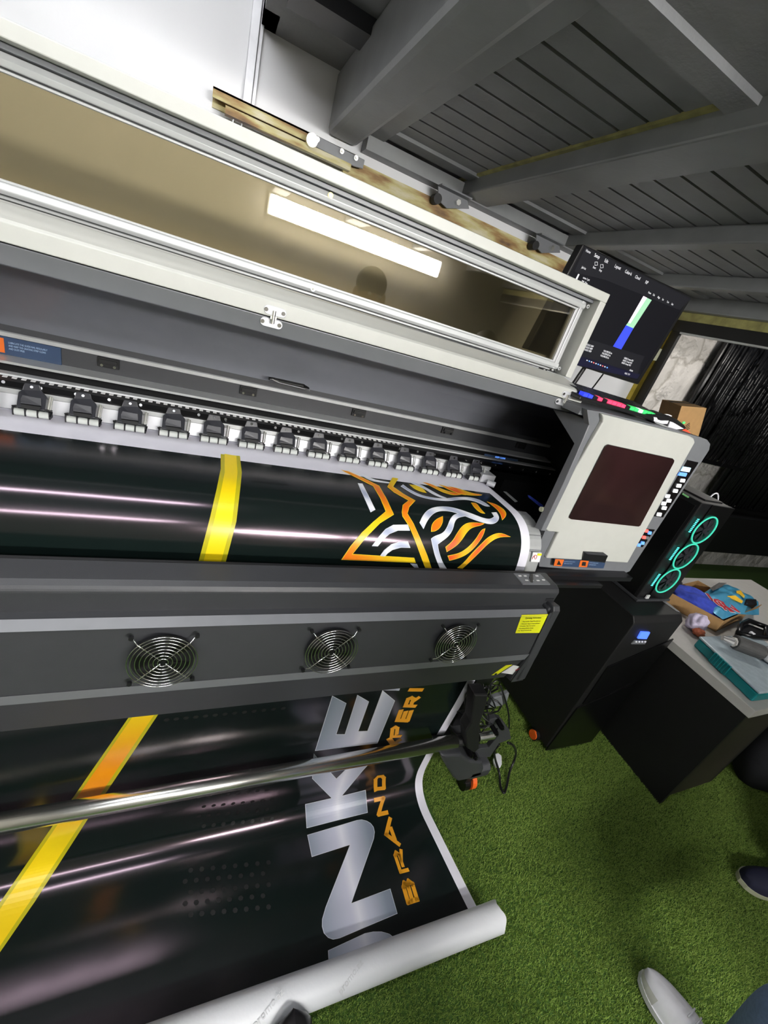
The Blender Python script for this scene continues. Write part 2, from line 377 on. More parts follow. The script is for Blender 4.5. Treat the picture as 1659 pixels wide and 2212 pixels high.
trim(MB().box(0.09, 2.06, 2.44, 0.14, 2.2, 2.9).box(0.14, 1.75, 2.40, 0.40, 1.87, 2.44), 'slate')
trim(MB().box(0.53, 2.12, 2.235, 2.75, 2.2, 2.285).box(0.53, 2.0, 2.288, 2.75, 2.09, 2.30), 'beam')   # boards where the ceiling meets the wall
# posts of the opening on the right
trim(MB().box(2.775, 2.105, 0, 2.80, 2.165, 2.165), 'blackm')
trim(MB().box(2.735, 2.165, 0, 2.775, 2.20, 2.165), 'brass')
trim(MB().box(2.775, -2.0, 2.09, 2.80, 2.105, 2.10), 'silver')
# vertical steel pipe in the wall joint
tag(MB().box(0.055, 2.165, 2.20, 0.085, 2.2, 3.2).box(0.086, 2.18, 2.20, 0.10, 2.2, 3.2).build('wall_batten', 'alu', bevel=0.002), 'narrow steel strip standing upright on the white wall, above the rusty rail', 'pipe')

# rusty sliding rail with hangers
zr = 2.175
rail = thing('door_rail', 'rusty steel sliding rail running along the white wall below the ceiling beams', 'rail', (0.9, 2.15, zr))
MB().prism([(2.2, zr+0.03), (2.13, zr+0.03), (2.13, zr+0.024), (2.194, zr+0.024), (2.194, zr-0.015), (2.2, zr-0.015)], -0.045, 0.50).prism([(2.13, zr+0.03), (2.13, zr), (2.136, zr), (2.136, zr+0.03)], -0.045, 0.50).build('angle_bar', 'rust', rail)
MB().prism([(2.135, zr-0.042), (2.135, zr+0.012), (2.143, zr+0.012), (2.143, zr-0.034), (2.2, zr-0.034), (2.2, zr-0.042)], 0.46, 2.70).build('lower_bar', 'rust', rail)
MB().box(0.0, 2.10, zr-0.035, 0.48, 2.135, zr-0.012).build('support_bar', 'rust', rail)
MB().tube([(0.03, 2.12, zr-0.035), (0.03, 2.12, zr-0.06), (0.06, 2.12, zr-0.06), (0.06, 2.12, zr-0.035)], 0.004, 6).build('staple', 'wire', rail)
hb = MB().slab([(0.30, 2.10, 2.20), (0.53, 2.10, 2.195), (0.53, 2.10, 2.165), (0.49, 2.10, 2.16), (0.30, 2.10, 2.165)], (0, 0.008, 0))
h = hb.build('hanger_plate', 'mid', rail, 0.002)
MB().cyl((0.31, 2.08, 2.175), (0.31, 2.13, 2.175), 0.022, 20).build('roller', 'chrome', h)
for xb in (0.33, 0.43, 0.49): MB().cyl((xb, 2.085, 2.185), (xb, 2.10, 2.185), 0.009, 8).cyl((xb, 2.07, 2.185), (xb, 2.09, 2.185), 0.004, 8).build('bolt', 'chrome', h)
for xb in (0.92, 1.50):
    c = MB().slab([(xb-0.05, 2.10, 2.23), (xb+0.11, 2.10, 2.225), (xb+0.13, 2.10, 2.20), (xb+0.02, 2.10, 2.165), (xb-0.03, 2.10, 2.18)], (0, 0.006, 0)).box(xb-0.05, 2.06, 2.225, xb+0.11, 2.106, 2.231).build('hanger_bracket', 'mid', rail, 0.001)
    MB().cyl((xb+0.06, 2.08, 2.20), (xb+0.06, 2.10, 2.20), 0.012, 6).build('bolt', 'chrome', c)
    MB().cyl((xb-0.04, 2.085, 2.18), (xb-0.04, 2.125, 2.18), 0.02, 16).build('roller', 'blackm', c)

# ============================================================ LAMPS
def batten(name, label, x0, x1, y, z, mt, hgt=0.10, under=False):
    t = thing(name, label, 'lamp', ((x0+x1)/2, y, z))
    if under:
        MB().box(x0, y-0.06, z, x1, y+0.06, z+0.03).build('lamp_body', 'light', t)
        MB().box(x0+0.01, y-0.055, z-0.03, x1-0.01, y+0.055, z).build('diffuser', mt, t, 0.01)
    else:
        MB().box(x0, y-0.03, z-hgt/2, x1, y, z+hgt/2).build('lamp_body', 'light', t)
        MB().box(x0+0.01, y, z-hgt/2+0.004, x1-0.01, y+0.03, z+hgt/2-0.004).build('diffuser', mt, t, 0.01)
    return t
batten('batten_lamp', 'long white lamp on the near wall, seen mirrored in the smoked hood window', 0.37, 1.98, -1.97, 2.155, 'lamp', 0.14)
batten('batten_lamp', 'added unseen fill lamp high on the near wall, lighting the printer from the front', -1.5, -0.1, -1.97, 2.9, 'fill_e', 0.14)  # added fill for the printer's left front, too high to mirror in the window
batten('batten_lamp', 'long white lamp under the raised ceiling in front of the printer', -1.15, 0.05, 0.25, 3.0, 'lampb', under=True)
batten('batten_lamp', 'long white lamp under the raised ceiling close to the white wall', -1.15, 0.085, 1.27, 3.05, 'lampd', under=True)
pl = thing('patio_fill_lamp', 'added unseen round fill lamp lighting the pale stone wall of the patio', 'lamp', (3.6, 1.5, 2.6))  # lamp added out of view to brighten the stone wall
MB().cyl((3.5, 1.6, 2.62), (3.5, 1.6, 2.66), 0.13, 24).build('lamp_body', 'light', pl)
MB().cyl((3.5, 1.6, 2.59), (3.5, 1.6, 2.62), 0.12, 24).build('diffuser', 'fill_c', pl)

# ============================================================ BANNER (goes through the printer)
MXR = 0.97; MXL = -0.85
# (y, z, sideways drift) down the sheet, from behind the pinch rollers to the roll on the turf
PN = [(1.30,1.249,0),(1.139,1.249,0),(1.016,1.249,0),(0.965,1.2488,0),(0.94,1.248,0),(0.915,1.2445,0),(0.888,1.236,0),(0.866,1.223,0),(0.849,1.207,0),(0.834,1.187,0),(0.824,1.165,0),
      (0.817,1.14,0),(0.811,1.108,0),(0.80,1.02,0),(0.788,0.90,0),(0.778,0.78,0),(0.776,0.663,0),(0.779,0.56,0),(0.785,0.44,0),(0.787,0.32,0),(0.786,0.20,0),(0.785,0.14,0),(0.783,0.10,0),(0.774,0.064,0),(0.755,0.038,0),
      (0.725,0.021,0.0),(0.678,0.014,0.0),(0.60,0.014,0.01),(0.50,0.013,0.023),(0.40,0.012,0.036),(0.34,0.011,0.045),(0.305,0.012,0.048)]
def smooth_profile(P, it=3):
    for _ in range(it):
        Q = [P[0]]
        for a, b in zip(P, P[1:]):
            Q.append(tuple(a[i]*0.75+b[i]*0.25 for i in range(3))); Q.append(tuple(a[i]*0.25+b[i]*0.75 for i in range(3)))
        P = Q+[P[-1]]
    return P
PP = smooth_profile(PN, 2)
SS = [0.0]
for a, b in zip(PP, PP[1:]): SS.append(SS[-1]+math.hypot(a[0]-b[0], a[1]-b[1]))
def msurf(x, s, off=0.0):
    s = min(max(s, 0), SS[-1]-1e-6)
    i = int(np.searchsorted(SS, s, side='right'))-1; i = min(i, len(PP)-2); t = (s-SS[i])/(SS[i+1]-SS[i])
    a, b = PP[i], PP[i+1]; y = a[0]+(b[0]-a[0])*t; z = a[1]+(b[1]-a[1])*t; dx = a[2]+(b[2]-a[2])*t
    ty, tz = b[0]-a[0], b[1]-a[1]; l = math.hypot(ty, tz)
    w_ = max(0, min(1, (0.70-y)/0.4)) if z < 0.05 else 0        # the roll lies slightly askew
    ysk = 0.022*(1.0-x)*w_
    # slight sag and swelling of the hanging sheet
    rip = 0.006*math.sin(x*3.1+1)*math.exp(-((z-0.45)/0.18)**2) if z < 1.0 else 0
    return Vector((x+dx, y+ysk+rip + tz/l*off, z - ty/l*off))
xs = [MXL+(0.935-MXL)*i/24 for i in range(25)]+[MXR]
def grid():
    v = []; f = []
    for s in SS:
        for x in xs: v.append(msurf(x, s))
    n = len(xs)
    for j in range(len(SS)-1):
        for i in range(n-1): f.append((j*n+i, j*n+i+1, (j+1)*n+i+1, (j+1)*n+i))
    return v, f
gv, gf = grid()
BV = BVHTree.FromPolygons([tuple(v) for v in gv], gf)
def to_xs(u, v):
    k = ray(u, v).normalized(); hit = BV.ray_cast(CAM, k)
    if hit[0] is None: return None
    P, fi = hit[0], hit[2]; j = fi//(len(xs)-1); i = fi % (len(xs)-1); n = len(xs)
    a = gv[j*n+i]; b = gv[j*n+i+1]; c = gv[(j+1)*n+i]
    e = b-a; g = c-a; ee, gg, eg = e.dot(e), g.dot(g), e.dot(g); pe, pg = (P-a).dot(e), (P-a).dot(g); dt_ = ee*gg-eg*eg
    q = (pe*gg-pg*eg)/dt_; t = (pg*ee-pe*eg)/dt_
    return (xs[i]+(xs[i+1]-xs[i])*q, SS[j]+(SS[j+1]-SS[j])*t)
def dens(pts, step):
    out = []
    for i in range(len(pts)):
        a, b = pts[i], pts[(i+1) % len(pts)]; k_ = max(1, int(math.hypot(a[0]-b[0], a[1]-b[1])/step))
        out += [(a[0]+(b[0]-a[0])*q/k_, a[1]+(b[1]-a[1])*q/k_) for q in range(k_)]
    return out
sheet = MB(); NM = ['white', 'print', 'inkor', 'inkred2', 'inksil', 'inkyel', 'inkolive', 'stripe', 'letter', 'inkedge', 'amber', 'dots']
S0 = 0.30-0.065+0.0      # where the printing starts, under the roller row
S0 = to_xs(500, 994)[1]
n = len(xs)
sheet.v = [tuple(v) for v in gv]; sheet.f = list(gf)
sheet.m = [1 if (xs[i+1] <= 0.9351 and SS[j] >= S0-0.004) else 0 for j in range(len(SS)-1) for i in range(n-1)]
def art(poly, mi, off=0.0006):
    """flat print outline given on the sheet (x, s)"""
    if len(poly) < 3: return
    bm = bmesh.new(); vs = []
    for p in poly:
        if not vs or (Vector((p[0], p[1], 0))-vs[-1].co).length > 1e-5: vs.append(bm.verts.new((p[0], p[1], 0)))
    if (vs[0].co-vs[-1].co).length < 1e-5: bm.verts.remove(vs.pop())
    try:
        tri = tessellate_polygon([[v.co for v in vs]])
        for t_ in tri:
            try: bm.faces.new([vs[i] for i in t_])
            except Exception: pass
    except Exception: return
    lo = min(v.co.y for v in vs); hi = max(v.co.y for v in vs)
    for s in SS:
        if lo < s < hi: bmesh.ops.bisect_plane(bm, geom=bm.verts[:]+bm.edges[:]+bm.faces[:], plane_co=(0, s, 0), plane_no=(0, 1, 0))
    bm.verts.ensure_lookup_table()
    v = [msurf(q.co.x, q.co.y+1e-7, off) for q in bm.verts]; idx = {q: i for i, q in enumerate(bm.verts)}
    sheet.add(v, [tuple(idx[q] for q in fc.verts) for fc in bm.faces], mi); bm.free()
def smoothp(pts, keep=0.9):
    """round an outline a little except at sharp corners"""
    out = []
    n_ = len(pts)
    for i in range(n_):
        a, b, c = Vector(pts[i-1]), Vector(pts[i]), Vector(pts[(i+1) % n_])
        d1 = (b-a).normalized(); d2 = (c-b).normalized()
        if d1.dot(d2) < 0.6: out.append(tuple(b))
        else:
            out.append(tuple(b+(a-b)*0.25)); out.append(tuple(b+(c-b)*0.25))
    return out
def inset(pts, d):
    """move an outline inwards (pixels)"""
    A = sum(pts[i-1][0]*pts[i][1]-pts[i][0]*pts[i-1][1] for i in range(len(pts))); sg = 1 if A > 0 else -1
    out = []
    for i in range(len(pts)):
        a, b, c = Vector(pts[i-1]), Vector(pts[i]), Vector(pts[(i+1) % len(pts)])
        n1 = Vector((-(b-a).y, (b-a).x)).normalized(); n2 = Vector((-(c-b).y, (c-b).x)).normalized(); m_ = (n1+n2)
        if m_.length < 1e-4: out.append(tuple(b)); continue
        m_ = m_.normalized(); out.append(tuple(b+m_*(sg*d/max(0.5, m_.dot(n1)))))
    return out
def pix(pts, mi, off=0.0006, rnd=False, edge=None, ed=1.2):
    if rnd: pts = smoothp(smoothp(pts))
    if edge is not None:
        q = [to_xs(*p) for p in dens(pts, 9)]; art([c for c in q if c], edge, off); off += 0.0005; pts = inset(pts, ed)
    q = [to_xs(*p) for p in dens(pts, 9)]; art([c for c in q if c], mi, off)
# yellow band over the platen
c1 = lambda P: crop((0, 650), 0.4219, P)
pix(c1([(1130,785),(1130,860),(1110,960),(1075,1110),(1015,1340),(1155,1340),(1210,1130),(1230,960),(1238,880),(1228,795)]), 6)
pix(c1([(1150,785),(1150,880),(1130,980),(1098,1120),(1040,1340),(1130,1340),(1188,1130),(1208,960),(1216,880),(1210,795)]), 7, 0.0012)
# the band further down, behind the shaft and across the turf
c5 = lambda P: crop((0, 1480), 0.3309, P)
pix(c5([(930,80),(850,195),(485,722),(345,915),(0,1420),(-150,1640),(-40,1790),(0,1745),(230,1410),(572,875),(700,690),(1045,172),(1120,60)]), 6)
pix(c5([(945,100),(872,195),(520,705),(372,915),(25,1425),(-110,1640),(-30,1755),(0,1705),(205,1400),(545,875),(670,690),(1020,172),(1090,60)]), 7, 0.0012)
# lion head drawing
c6 = lambda P: crop((700, 980), 0.3014, P)
A_OR = [
 ([(120,118),(180,130),(280,175),(395,232),(450,330),(500,438),(400,500),(300,600),(205,718),(645,745),(657,782),(122,760),(190,660),(270,565),(350,490),(440,415),(400,320),(350,235),(250,185)], 2, False),
 ([(490,172),(532,180),(495,238),(570,290),(655,338),(610,385),(597,430),(640,500),(690,610),(740,730),(772,826),(726,824),(690,730),(650,620),(610,525),(560,450),(556,420),(562,370),(603,338),(500,280),(452,240)], 2, False),
 ([(610,222),(660,228),(710,252),(737,285),(690,275),(645,255)], 2, True),
 ([(705,205),(760,215),(860,262),(985,295),(930,302),(860,285),(790,250)], 3, True),
 ([(820,222),(880,235),(960,268),(1020,300),(960,290),(890,260)], 3, True),
 ([(890,235),(960,248),(1050,282),(1135,296),(1120,304),(1010,300),(940,268)], 3, True),
 ([(1165,345),(1230,362),(1290,400),(1307,430),(1300,455),(1275,480),(1262,430),(1220,385)], 3, True),
 ([(1052,352),(1092,355),(1120,395),(1155,432),(1120,428),(1075,390)], 2, True),
 ([(765,560),(768,510),(800,470),(850,448),(852,490),(830,535),(795,558)], 2, True),
 ([(868,668),(920,625),(950,570),(990,515),(1040,490),(1150,500),(1130,515),(1060,530),(1025,560),(990,615),(950,660),(878,705)], 3, True),
 ([(883,730),(960,715),(1020,680),(1080,620),(1125,545),(1155,535),(1140,590),(1090,660),(1040,710),(980,745),(897,767)], 3, True),
 ([(952,818),(1000,780),(1050,720),(1110,660),(1180,590),(1260,562),(1338,597),(1250,598),(1180,640),(1120,700),(1060,760),(990,825)], 3, True)]
A_SI = [
 [(240,212),(275,215),(368,402),(333,422)],
 [(342,662),(395,590),(440,540),(495,510),(600,508),(615,552),(530,552),(470,575),(430,610),(385,664)],
 [(395,740),(430,690),(480,650),(540,630),(600,628),(618,675),(550,673),(490,690),(455,715),(432,742)],
 [(615,785),(665,790),(680,824),(655,824)],
 [(215,138),(290,148),(350,185),(470,205),(465,215),(400,208),(330,195),(270,160)],
 [(548,235),(565,222),(620,262),(700,300),(790,318),(870,322),(950,312),(1030,310),(1100,325),(1160,355),(1190,380),(1155,380),(1100,350),(1030,332),(960,332),(900,342),(820,338),(720,322),(640,295)],
 [(590,195),(680,215),(760,260),(830,300),(880,318),(850,322),(780,295),(720,255),(640,220)],
 [(765,610),(790,590),(850,570),(880,530),(905,460),(940,430),(1010,425),(1040,445),(960,458),(935,490),(925,540),(895,590),(850,625),(815,650),(822,700),(850,780),(885,832),(832,830),(795,740),(780,680)],
 [(712,542),(683,495),(705,445),(745,400),(800,380),(880,378),(960,395),(1060,430),(1140,462),(1190,470),(1217,452),(1198,422),(1235,420),(1257,455),(1245,488),(1210,507),(1160,503),(1080,478),(1000,445),(900,412),(820,412),(770,440),(735,490)]]
for i, P in enumerate(A_SI): pix(c6(P), 4, 0.0006, rnd=i > 3, edge=9, ed=1.0)
for P, mi, rd in A_OR: pix(c6(P), mi, 0.0010, rnd=rd, edge=5, ed=1.0)
# big steel letters and the amber line of words
c7 = lambda P: crop((600, 1450), 0.3617, P)
LET = [
 [(325,145),(410,190),(350,375),(400,375),(475,140),(545,180),(482,357),(535,355),(625,112),(700,175),(595,430),(222,475)],
 [(520,112),(735,88),(725,115),(625,113)],
 [(163,793),(320,757),(205,640),(215,490),(240,520),(350,640),(450,540),(600,455),(620,470),(510,590),(385,742),(525,708),(537,845),(172,938)],
 [(176,978),(470,890),(500,886),(530,893),(555,908),(572,930),(579,960),(574,1000),(440,1385),(672,1298),(715,1448),(370,1595),(330,1603),(300,1592),(275,1565),(264,1525),(265,1480),(285,1410),(430,1038),(203,1110)],
 [(300,1668),(520,1565),(570,1555),(620,1555),(665,1568),(700,1595),(690,1650),(560,1680),(305,1765)]]
for P in LET: pix(c7(P), 8, 0.0006, edge=9, ed=1.1)
GL = {'B': [[(0.08,0),(0.08,1),(0.75,1),(0.93,0.8),(0.78,0.52),(0.08,0.52)],[(0.78,0.52),(0.95,0.3),(0.78,0),(0.08,0)]],
      'R': [[(0.08,0),(0.08,1),(0.8,1),(0.93,0.75),(0.8,0.45),(0.3,0.45)],[(0.5,0.45),(0.95,0)]],
      'A': [[(0,0),(0.5,1),(1,0)],[(0.25,0.25),(0.65,0.25)]],
      'N': [[(0.08,0),(0.08,1),(0.92,0),(0.92,1)]],
      'D': [[(0.08,0.0),(0.08,0.7)],[(0.02,1),(0.75,1),(0.93,0.75),(0.93,0.25),(0.75,0),(0.08,0)]],
      'P': [[(0.08,0),(0.08,1),(0.8,1),(0.93,0.75),(0.8,0.45),(0.3,0.45)]],
      'E': [[(1,1),(0.08,1),(0.08,0),(1,0)],[(0.3,0.5),(0.9,0.5)]],
      'X': [[(0.05,0),(0.95,1)],[(0.05,1),(0.95,0)]], 'I': [[(0.5,0),(0.5,1)]], 'L': [[(0.5,0),(0.5,1)]]}
def letter(ch, bs, be, ts, wd=0.29):
    q = [to_xs(*p) for p in c7([bs, be, ts])]
    if None in q: return
    B, E_, T = [Vector((*p, 0)) for p in q]; ex = E_-B; ey = T-B
    lw = wd*0.5*ey.length
    for st in GL[ch]:
        P = [B+ex*a+ey*(b*(1-wd)+wd/2) for a, b in st]
        for a, b in zip(P, P[1:]):
            d_ = (b-a).normalized(); n_ = Vector((-d_.y, d_.x, 0))*lw; e_ = d_*lw*0.8
            art([tuple((a-e_+n_)[:2]), tuple((b+e_+n_)[:2]), tuple((b+e_-n_)[:2]), tuple((a-e_-n_)[:2])], 10, 0.0008)
letter('B', (846,1370), (806,1240), (770,1395)); letter('R', (788,1195), (742,1062), (728,1212)); letter('A', (733,1030), (680,878), (665,1058))
letter('N', (664,850), (640,748), (594,866)); letter('D', (646,705), (646,618), (575,712)); letter('X', (722,470), (738,410), (640,460))
letter('P', (740,392), (750,325), (668,396)); letter('E', (785,300), (808,240), (700,296)); letter('R', (828,212), (852,155), (748,210))
letter('I', (868,128), (874,92), (775,128), 0.26)
# faint dark dots
for (ox_, oy_, w_, h_, st) in ((360, 1492, 260, 66, 21), (430, 1700, 150, 90, 21), (400, 1880, 170, 110, 24)):
    r_ = 0
    for yy in range(0, h_, st):
        r_ += 1
        for xx in range(0, w_, st):
            u, v = ox_+xx+(st/2 if r_ % 2 else 0), oy_+yy-xx*0.1
            c = to_xs(u, v)
            if c: art([(c[0]+0.0075*math.cos(q*math.pi/3), c[1]+0.0075*math.sin(q*math.pi/3)) for q in range(6)], 11, 0.0004)
ban = thing('printed_banner', 'glossy black banner with lion head and steel letters, hanging from printer to turf', 'banner', (0, 0.8, 0.0))
so = sheet.build('sheet', NM, ban)
for p in so.data.polygons: p.use_smooth = p.index < len(gf)
# the rolled-up end on the turf
rb = MB(); RR = 0.042; A_, B_ = Vector((1.045, 0.308, 0.055)), Vector((-0.95, 0.350, 0.055))
ax = (B_-A_).normalized(); nn = Vector((0, 0, 1)); ss_ = ax.cross(nn).normalized(); rings = []; NR = 48
for j in range(41):
    c = A_+(B_-A_)*j/40; g = []
    for i in range(NR):
        a = 2*math.pi*i/NR; rr = RR*(1+0.02*math.sin(3*a+j*0.35)+(0.03*math.sin(5*a) if j == 0 else 0)); g.append(c+ss_*math.cos(a)*rr+nn*math.sin(a)*rr + (ax*-0.006*math.sin(4*a) if j == 0 else Vector()))
    rings.append(g)
vv = [q for g in rings for q in g]; ff = [(j*NR+i, j*NR+(i+1) % NR, (j+1)*NR+(i+1) % NR, (j+1)*NR+i) for j in range(40) for i in range(NR)]
rb.add(vv, ff)
sp = []                                           # spiral end of the roll
for i in range(90):
    a = i*0.32; r_ = 0.010+0.030*i/89; sp.append(A_+ss_*math.cos(a)*r_+nn*math.sin(a)*r_)
for i in range(89): rb.add([sp[i], sp[i+1], sp[i+1]+ax*0.3, sp[i]+ax*0.3], [(0, 1, 2, 3)])
lab(rb.build('roll', 'whiteback', ban, smooth=True), 'white rolled-up end of the banner')
for xx_, ss__ in ((0.52, 'promo.az'), (0.30, 'promo.az'), (0.06, 'promo.az')):
    c = A_+(B_-A_)*((1.045-xx_)/1.995); a_ = math.radians(68)
    pn = (Vector((0, -1, 0))*math.cos(a_)+nn*math.sin(a_)); o_ = c+pn*(RR+0.0016)
    tdir = (Vector((1, 0, 0))*0.86+(nn*math.cos(a_)+Vector((0, 1, 0))*math.sin(a_))*0.5).normalized()
    text_mesh(ss__, 0.022, o_-tdir*0.05, tdir, pn.cross(tdir), mat('faint grey stamp', srgb((196, 197, 200)), 0.6), 'stamp', ban, depth=0.0002, sx=1.0)

# ============================================================ PRINTER
pr = thing('wide_format_printer', 'grey and black wide format printer with its smoked window hood raised, printing a black banner', 'printer', (0.1, 1.0, 0))
XL, XR = -0.92, 1.0
# top beam in front of the platen
tb = MB().prism([(0.757,1.145),(0.70,1.141),(0.688,1.136),(0.682,1.128),(0.684,1.075),(0.757,1.06)], XL, 0.995).build('front_beam', 'dark', pr, 0.004)
lab(tb, 'dark grey top beam')
MB().prism([(0.7565,1.1465),(0.7555,1.1465),(0.750,1.1455),(0.750,1.1445)], XL, 0.95).build('beam_edge', 'black', tb)
# control strip on the beam's right end
kp = MB().box(0.86, 0.700, 1.1405, 0.965, 0.748, 1.1450).build('keypad', 'mid', pr, 0.001)
for i, (xx, yy) in enumerate(((0.875,0.735),(0.895,0.735),(0.918,0.735),(0.942,0.737),(0.885,0.715),(0.905,0.715),(0.928,0.715),(0.952,0.718))):
    MB().box(xx-0.005, yy-0.002, 1.145, xx+0.005, yy+0.002, 1.1462).build('key', 'labelwhite', kp)
MB().slab([(0.905,0.728,1.1455),(0.922,0.745,1.1455),(0.932,0.745,1.1455),(0.915,0.722,1.1455),(0.900,0.705,1.1455),(0.893,0.707,1.1455)], (0, 0, 0.001)).build('arrow_mark', 'black', kp)
MB().box(0.955, 0.6815, 1.105, 0.985, 0.6825, 1.107).box(0.955, 0.6815, 1.099, 0.985, 0.6825, 1.101).build('vent_slots', 'black', tb)
# dryer housing below, with fan guards
hs = MB().prism([(0.70,1.083),(0.668,1.079),(0.652,1.070),(0.640,0.928),(0.646,0.898),(0.672,0.790),(0.70,0.785)], XL, 0.955).build('dryer_housing', 'dark', pr, 0.002)
for (ya, za, yb, zb) in ((0.6675, 1.0805, 0.6505, 1.0695), (0.6385, 0.929, 0.6445, 0.900)):
    MB().prism([(ya, za), (yb-0.0008, zb), (yb+0.002, zb), (ya+0.002, za-0.002)], XL, 0.957).build('edge_trim', 'mid', hs)
# end cap of the housing
ec = MB().slab([(0.957,0.66,1.088),(0.957,0.637,0.925),(0.957,0.648,0.80),(0.957,0.70,0.785),(0.957,0.75,0.80),(0.957,0.75,1.09)], (0.012, 0, 0))
ec.prism([(0.657,1.100),(0.648,1.088),(0.632,0.825),(0.640,0.815),(0.66,0.830),(0.69,1.06),(0.69,1.095)], 0.966, 0.992)
ec.add([(0.957,0.6505,1.08),(0.957,0.637,0.93),(0.957,0.644,0.80),(0.985,0.632,0.820),(0.985,0.634,0.93),(0.985,0.650,1.09)], [(0,1,4,5),(1,2,3,4)])
ec.build('end_cap', 'dark', pr, 0.003)
# fan guards
def fan_guard(cx, cz):
    """ring guard on the sloping front, fan blades behind"""
    n_ = Vector((0, -0.997, 0.084)); upv = Vector((0, 0.084, 0.997)); c = Vector((cx, 0.6405, cz))
    P = lambda a, r, o=0.0: c+Vector((1, 0, 0))*math.cos(a)*r+upv*math.sin(a)*r+n_*o
    hole = MB().add([P(2*math.pi*i/40, 0.056, 0.0055) for i in range(40)]+[P(0, 0, 0.0055)], [(i, (i+1) % 40, 40) for i in range(40)]).build('fan_opening', 'blackm', hs)
    fan = MB()
    for q in range(5):
        a = q*2*math.pi/5+0.3; fan.face([P(a, 0.016, 0.006), P(a+0.1, 0.05, 0.0065), P(a+0.75, 0.05, 0.0095), P(a+0.6, 0.016, 0.009)])
    fan.add([P(2*math.pi*i/20, 0.017, 0.010) for i in range(20)], [tuple(range(20))])
    fan.build('fan', 'blackg', hole)
    g = MB()
    for r_ in (0.009, 0.0165, 0.024, 0.0315, 0.039, 0.0465, 0.054, 0.060):
        g.tube([P(2*math.pi*i/48, r_, 0.016) for i in range(48)], 0.0010, 6, closed=True)
    for a in (0.78, 2.36, 3.93, 5.5): g.tube([P(a, 0.006, 0.0145), P(a, 0.062, 0.0145), P(a, 0.068, 0.010), P(a, 0.076, 0.007)], 0.0014, 6)
    go = g.build('fan_guard', 'wire', hs, smooth=True)
    for a in (0.78, 2.36, 3.93, 5.5): MB().cyl(P(a, 0.077, 0.004), P(a, 0.077, 0.011), 0.0042, 12).build('guard_screw', 'black', hs)
for cx in (-0.688, -0.353, -0.018, 0.317, 0.652): fan_guard(cx, 1.003)
# stickers on the housing
def fy(z): return 0.640+(z-0.928)*(0.652-0.640)/(1.070-0.928)-0.0012
ys = MB().add([(0.855,fy(1.075),1.075),(0.955,fy(1.075),1.075),(0.955,fy(1.008),1.008),(0.862,fy(1.012),1.012)], [(0,1,2,3)]).slab([(0.857,fy(1.072)-0.0006,1.072),(0.950,fy(1.072)-0.0006,1.072),(0.952,fy(1.008)-0.0006,1.010),(0.862,fy(1.012)-0.0006,1.012)], (0, 0.0005, 0)).build('notice_label', 'labelyellow', hs)
for i, (tx, sz, zz) in enumerate((('Operating Instructions', 0.0085, 1.062), ('1 Please read the "Manual" first before use', 0.0052, 1.051), ('2 Maintenance "Support" must be followed', 0.0052, 1.043), ('3 Precautions "Shop" test required', 0.0052, 1.035), ('4 Be switched off before cleaning', 0.0052, 1.027), ('5 For "Manual" and service info', 0.0052, 1.019))):
    text_mesh(tx, sz, (0.866 if i else 0.872, fy(zz)-0.0012, zz), (1, 0, 0), (0, 0.084, 0.997), 'ink', 'label_text', ys, sx=0.78, depth=0.0001)
def hy(z): return 0.646+(0.898-z)*(0.672-0.646)/(0.898-0.790)-0.001
MB().slab([(0.905,hy(0.872),0.872),(0.930,hy(0.872),0.872),(0.908,hy(0.815),0.815),(0.888,hy(0.815),0.815)], (0, 0.001, 0)).build('caution_tag', 'labelyellow', hs, 0.0)
MB().slab([(0.895,hy(0.824)-0.0008,0.826),(0.903,hy(0.824)-0.0008,0.826),(0.903,hy(0.824)-0.0008,0.819),(0.895,hy(0.824)-0.0008,0.819)], (0, 0.001, 0)).build('caution_mark', 'ink', hs)
wl = MB().slab([(0.937,hy(0.868),0.868),(0.975,hy(0.868)-0.01,0.866),(0.958,hy(0.825)-0.01,0.825),(0.920,hy(0.825),0.825)], (0, 0.001, 0)).build('serial_label', 'labelwhite', hs)
MB().slab([(0.958,hy(0.863)-0.011,0.863),(0.972,hy(0.863)-0.013,0.861),(0.966,hy(0.845)-0.011,0.845),(0.953,hy(0.845)-0.009,0.848)], (0, 0.001, 0)).build('red_print', 'inkred', wl)
# platen: flat top and the curved front, ending right of the sheet
plat = [(1.30,1.2405),(1.02,1.2405),(0.965,1.240),(0.94,1.2393),(0.917,1.236),(0.893,1.2285),(0.871,1.216),(0.855,1.2),(0.842,1.182),(0.832,1.16),(0.825,1.14),(0.819,1.108),(0.815,1.06),(0.90,1.05),(1.30,1.05)]
MB().prism(plat[2:-1]+[(0.965, 1.05)], XL, 1.028).build('curved_apron', 'alu2', pr)
MB().prism([plat[0], plat[1], plat[2], (0.965, 1.05), (1.30, 1.05)], XL, 1.012).build('platen', 'blackg', pr)
ap = MB()
for (y_, z_) in ((0.862,1.2105),(0.836,1.172),(0.8345,1.168)): ap.cyl((0.96, y_, z_), (1.028, y_, z_), 0.0012, 6)
ap.build('apron_seams', 'mid', pr)
# hand warning label on the apron
hl = MB().slab([(0.988,0.8285,1.168),(1.024,0.8285,1.168),(1.024,0.8195,1.138),(0.988,0.8195,1.138)], (0, -0.002, 0.0012)).build('warning_label', 'labelwhite', pr)
MB().tube([(0.998+0.0075*math.cos(a), 0.8205, 1.153+0.010*math.sin(a)) for a in [i*math.pi/8 for i in range(16)]], 0.0009, 5, closed=True).cyl((0.993,0.8205,1.160), (1.003,0.8205,1.146), 0.0008, 5).build('red_ring', 'inkred', hl)
MB().slab([(1.007,0.8255,1.167),(1.023,0.8255,1.167),(1.023,0.8237,1.160),(1.007,0.8237,1.160)], (0, -0.0022, 0.0008)).build('yellow_print', 'labelyellow', hl)
